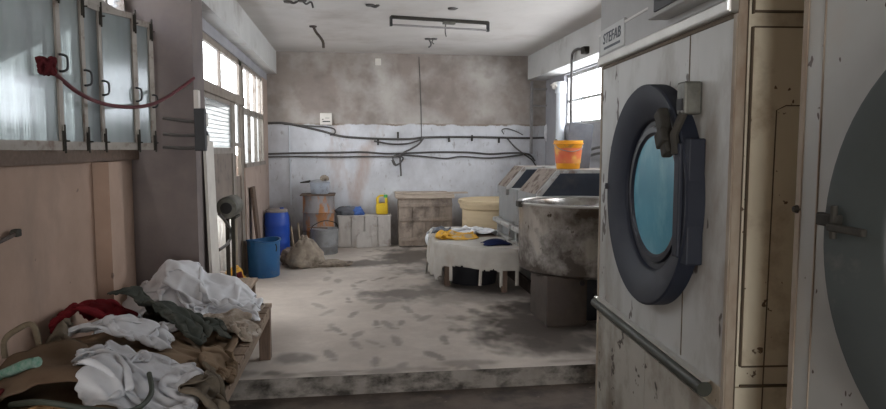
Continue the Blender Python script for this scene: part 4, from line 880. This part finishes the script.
drape(hm, 'laundry_cloth', 'cloth_red', 'dark red cloth bundled against the pink wall', 'cloth', (-1.34, 3.58), (.9, .95), .2, .54, seed=8, amp=.04, bend=.06, res=.022)
hm.bump(-.98, 3.62, .30, .34, .16)
drape(hm, 'laundry_cloth', 'cloth_green', 'dark grey-green cloth heaped between the red and white laundry', 'cloth', (-.95, 3.62), (1.0, .9), -.45, .60, seed=11, amp=.04, bend=.06, res=.022)
drape(hm, 'laundry_cloth', 'cloth_tan', 'tan cloth hanging over the aisle side of the slatted bench', 'cloth', (-.64, 3.12), (.62, .62), .1, .64, seed=14, amp=.035, bend=.08, res=.022)
drape(hm, 'laundry_cloth', 'cloth_net', 'frayed beige net spilling over the bench edge near its corner leg', 'cloth', (-.72, 3.85), (.60, .85), .5, .64, seed=17, amp=.03, bend=.08)
hm.bump(-1.1, 3.05, .25, .25, .05); hm.rough(.04, 8, 4)
drape(hm, 'laundry_sheet', 'cloth_white_b', 'smaller white cloth bunched in front of the dark red cloth', 'cloth', (-1.06, 3.08), (.85, .55), .15, .58, seed=21, amp=.04, bend=.05, res=.022)
drape(hm, 'laundry_bag', 'cloth_khaki', 'khaki woven bag with a rope handle slumped by the pink wall', 'bag', (-1.27, 2.87), (.60, .62), .1, .66, seed=27, amp=.035, bend=.1)
hm.bump(-1.0, 2.5, .26, .26, .04); hm.rough(.03, 8, 5)
hm.rough(.05, 6, 9)
drape(hm, 'laundry_sack', 'cloth_brown', 'flat brown sack lying on top of the near heap', 'sack', (-1.10, 2.54), (.52, .52), .25, .80, seed=31, amp=.018, bend=.3)
drape(hm, 'laundry_sheet', 'cloth_white_b', 'white sheet spilling down the front of the heap beside the brown sack', 'cloth', (-.80, 2.64), (.95, 1.05), .30, .60, seed=24, amp=.035, bend=.05, res=.022)
drape(hm, 'laundry_cloth', 'cloth_orange', 'orange-tan cloth bundle at the near end of the heap', 'cloth', (-1.02, 2.24), (.34, .34), .3, .62, seed=34, amp=.035, bend=.1)
drape(hm, 'laundry_cloth', 'cloth_maroon', 'dark maroon cloth at the near corner of the heap by the pink wall', 'cloth', (-1.2, 2.24), (.42, .4), .0, .62, seed=37, amp=.03, bend=.1)
drape(hm, 'laundry_cloth', 'cloth_khaki', 'brown cloth hanging off the near end of the bench below the white sheet', 'cloth', (-.58, 2.72), (.42, .5), .2, .66, seed=41, amp=.03, bend=.1)
def on_heap(pts, off):
    out = []
    for x, y in pts: out.append(Vector((x, y, float(hm.samp(np.array([x]), np.array([y]))[0]) + off)))
    return out
o = tag(MB().tube(smoothpath(on_heap([(-1.38, 2.62), (-1.30, 2.54), (-1.22, 2.48), (-1.14, 2.43), (-1.09, 2.40)], .016), 5), .019, 10).build('rope', 'rope_green', None, True), 'thick green and white rope lying across the near heap', 'rope')
hp = on_heap([(-1.12, 2.27), (-1.0, 2.22), (-.85, 2.25), (-.77, 2.36), (-.75, 2.5), (-.79, 2.62)], .012)
tag(MB().tube(smoothpath(hp, 6), .010, 8).build('hose', 'hose_green', None, True), 'dark green hose curving round the brown sack on the heap', 'hose')
hb = on_heap([(-1.42, 2.86), (-1.29, 2.86)], 0)
tag(MB().tube(smoothpath([hb[0], hb[0] + Vector((0, 0, .07)), hb[0] + Vector((.05, 0, .115)), hb[1] + Vector((-.02, 0, .10)), hb[1] + Vector((.01, -.02, .02)), hb[1] + Vector((.02, -.05, -.0))], 6), .012, 8).build('rope', 'rope_tan', None, True), 'tan rope loop standing up from the khaki bag', 'rope')

# ------------------------------------------------------------------ cloth-covered table
TZ = U + .47
tpoly = [(.99, 7.98), (.87, 6.95), (.94, 6.72), (1.2, 6.36), (1.5, 6.2), (1.6, 6.3), (1.6, 7.98)]
tx, ty = 1.2, 7.1
tt = thing('table', 'low wooden table under the stained ragged white cloth', 'table', (tx, ty, U))
MB().prism([(x - tx, y - ty) for x, y in tpoly], .44, .465, 'Z').build('tabletop', 'wood_dark', tt)
for x, y in ((1.06, 7.9), (.98, 6.86), (1.5, 6.45), (1.52, 7.9)): MB().box((x - tx - .03, y - ty - .03, 0), (x - tx + .03, y - ty + .03, .44)).build('leg', 'wood_leg', tt)
def inpoly(X, Y, poly):
    r = np.zeros(X.shape, bool); n = len(poly)
    for i in range(n):
        xa, ya = poly[i]; xb, yb = poly[(i + 1) % n]
        c = ((ya > Y) != (yb > Y)) & (X < (xb - xa) * (Y - ya) / (yb - ya + 1e-12) + xa); r ^= c
    return r
ht = HM(.2, 2.0, 5.4, 8.8, .0125, lambda X, Y: np.where(inpoly(X, Y, tpoly), TZ, U))
def tablecloth():
    op = [(1.60, 8.0), (.98, 8.0), (.86, 6.95), (.93, 6.70), (1.19, 6.345), (1.50, 6.185), (1.61, 6.28), (1.615, 7.0)]
    P = smoothpath([Vector((x, y, 0)) for x, y in op], 40); L = [0.]
    for a, b in zip(P, P[1:]): L.append(L[-1] + (b - a).length)
    res = .014; n = int(L[-1] / res); S = np.linspace(0, L[-1], n); px = np.interp(S, L, [p.x for p in P]); py = np.interp(S, L, [p.y for p in P])
    tx_, ty_ = np.gradient(px), np.gradient(py); ln = np.hypot(tx_, ty_); nxx, nyy = ty_ / ln, -tx_ / ln
    cx_, cy_ = 1.25, 7.15; sg = np.sign((px - cx_) * nxx + (py - cy_) * nyy); nxx *= sg; nyy *= sg
    V = []; F = []; nr = 9; nd = 36
    rows = []
    for r in range(nr): rows.append(('t', r / nr))
    for r in range(nd): rows.append(('d', r / (nd - 1) * .46))
    for kind, t in rows:
        for i in range(n):
            w1 = math.sin(S[i] * 26 + 2 * noise.noise(Vector((S[i] * 2, 0, 0)))); w2 = noise.noise(Vector((S[i] * 5, 3, 0)))
            if kind == 't':
                k = t; x = cx_ + (px[i] - cx_) * k; y = cy_ + (py[i] - cy_) * k; z = TZ + .006 + .004 * noise.noise(Vector((x * 6, y * 6, 1)))
            else:
                g = min(t / .46, 1); o_ = .012 * min(t / .03, 1) + g * (.03 + .016 * w1 + .055 * w2); x = px[i] + nxx[i] * o_; y = py[i] + nyy[i] * o_
                z = TZ + .006 - max(0, t - .004)
            V.append((x, y, z))
    keep = lambda kind, t, s_: True
    nrow = len(rows)
    for r in range(nrow - 1):
        for i in range(n - 1):
            kind, t = rows[r]
            if kind == 'd':
                s_ = S[i]; x = px[i]; y = py[i]
                lim = .21 + .055 * noise.noise(Vector((s_ * 2.3, 5, 0))) + .02 * noise.noise(Vector((s_ * 17, 1, 0)))
                if noise.noise(Vector((s_ * 15, 9, 2))) > .28: lim += .15
                if x < .93 and y < 7.3: lim = max(lim, .36 + .05 * noise.noise(Vector((s_ * 9, 1, 3))) - .5 * max(0, x - .88))
                if x < .9 and y >= 7.3: lim += .1
                if x > 1.58: lim = .1
                if t > lim: continue
            F.append((r * n + i, r * n + i + 1, (r + 1) * n + i + 1, (r + 1) * n + i))
    o = MB().add(V, F).build('tablecloth', 'table_sheet', None, True)
    bm = bmesh.new(); bm.from_mesh(o.data); bmesh.ops.delete(bm, geom=[v for v in bm.verts if not v.link_faces], context='VERTS'); bm.to_mesh(o.data); bm.free()
    md = o.modifiers.new('thick', 'SOLIDIFY'); md.thickness = .004; md.offset = 1
    shift(o, (cx_, cy_, TZ)); tag(o, 'stained off-white cloth with a ragged hem draped over the low table', 'tablecloth')
tablecloth()
ht.a = np.where(ht.a > U + .1, ht.a + .012, ht.a)
drape(ht, 'sheet', 'cloth_white_b', 'white cloth trailing off the far left end of the covered table', 'cloth', (.93, 7.75), (.5, .62), .1, .85, seed=44, amp=.02)
drape(ht, 'garment', 'cloth_white', 'white crumpled garment at the back of the covered table', 'garment', (1.36, 7.5), (.75, .6), .3, .65, seed=47, amp=.035, res=.03)
drape(ht, 'garment', 'cloth_yellow', 'orange and yellow garment spread on the left of the covered table', 'garment', (1.08, 7.12), (.85, .6), -.2, .70, seed=50, amp=.03, res=.028)
drape(ht, 'garment', 'cloth_grey', 'grey garment crumpled between the orange and white garments on the table', 'garment', (1.02, 7.62), (.45, .42), .5, .7, seed=53, amp=.03, res=.03)
ht.bump(1.42, 6.5, .15, .12, .05)
drape(ht, 'garment', 'cloth_navy', 'small navy blue garment at the front right of the covered table', 'garment', (1.42, 6.48), (.34, .30), .2, .66, seed=56, amp=.025, res=.025)

ud = thing('tub', 'black round tub added to darken the space under the cloth-covered table', 'tub', (1.29, 7.02, U))  # tub added to deepen the darkness below the table
MB().lathe([(0, 0), (.24, 0), (.25, .01), (.28, .26), (.295, .27), (.295, .29), (.275, .29), (.245, .02), (0, .015)], 40).build('body', 'black_plastic', ud, True)
o = MB().box((-.2, -.45, 0), (.2, .45, .3), bev=.02).build('crate', 'black_plastic'); o.location = (1.38, 7.45, U); o.location = (1.24, 7.6, U); o.scale = (1, .42, 1); tag(o, 'black box added to darken the space under the back of the covered table', 'box')  # box added as dark filler for the shade below the table

# ------------------------------------------------------------------ light
wd = bpy.data.worlds.new('sky'); scene.world = wd; wd.use_nodes = True
bg = wd.node_tree.nodes['Background']; bg.inputs[0].default_value = (1.0, .985, .96, 1); bg.inputs[1].default_value = 8.0
def portal(name, loc, rot, sx, sy):
    l = bpy.data.lights.new(name, 'AREA'); l.shape = 'RECTANGLE'; l.size = sx; l.size_y = sy; l.cycles.is_portal = True
    o = bpy.data.objects.new(name, l); COL.objects.link(o); o.location = loc; o.rotation_euler = rot
portal('sky_portal', (XB - .25, 7.5, 1.4), (0, -PI / 2, 0), 2.6, 4.2)
portal('sky_portal', (XR + .25, 6.8, 2.25), (0, PI / 2, 0), .72, 4.5)
portal('sky_portal', (XA - .25, 3.6, 2.2), (0, -PI / 2, 0), 1.4, 2.4)
portal('sky_portal', (-.3, -3.25, 1.05), (PI / 2, 0, 0), 1.2, 2.1)
scene.cycles.max_bounces = 12; scene.cycles.diffuse_bounces = 8; scene.cycles.glossy_bounces = 4; scene.cycles.transparent_max_bounces = 12
scene.cycles.use_denoising = True
scene.cycles.sample_clamp_indirect = 6
vs_ = scene.view_settings; scene.display_settings.display_device = 'sRGB'
vs_.view_transform = 'Standard'; vs_.look = 'None'; vs_.gamma = 1; vs_.use_curve_mapping = False; vs_.exposure = 1.1
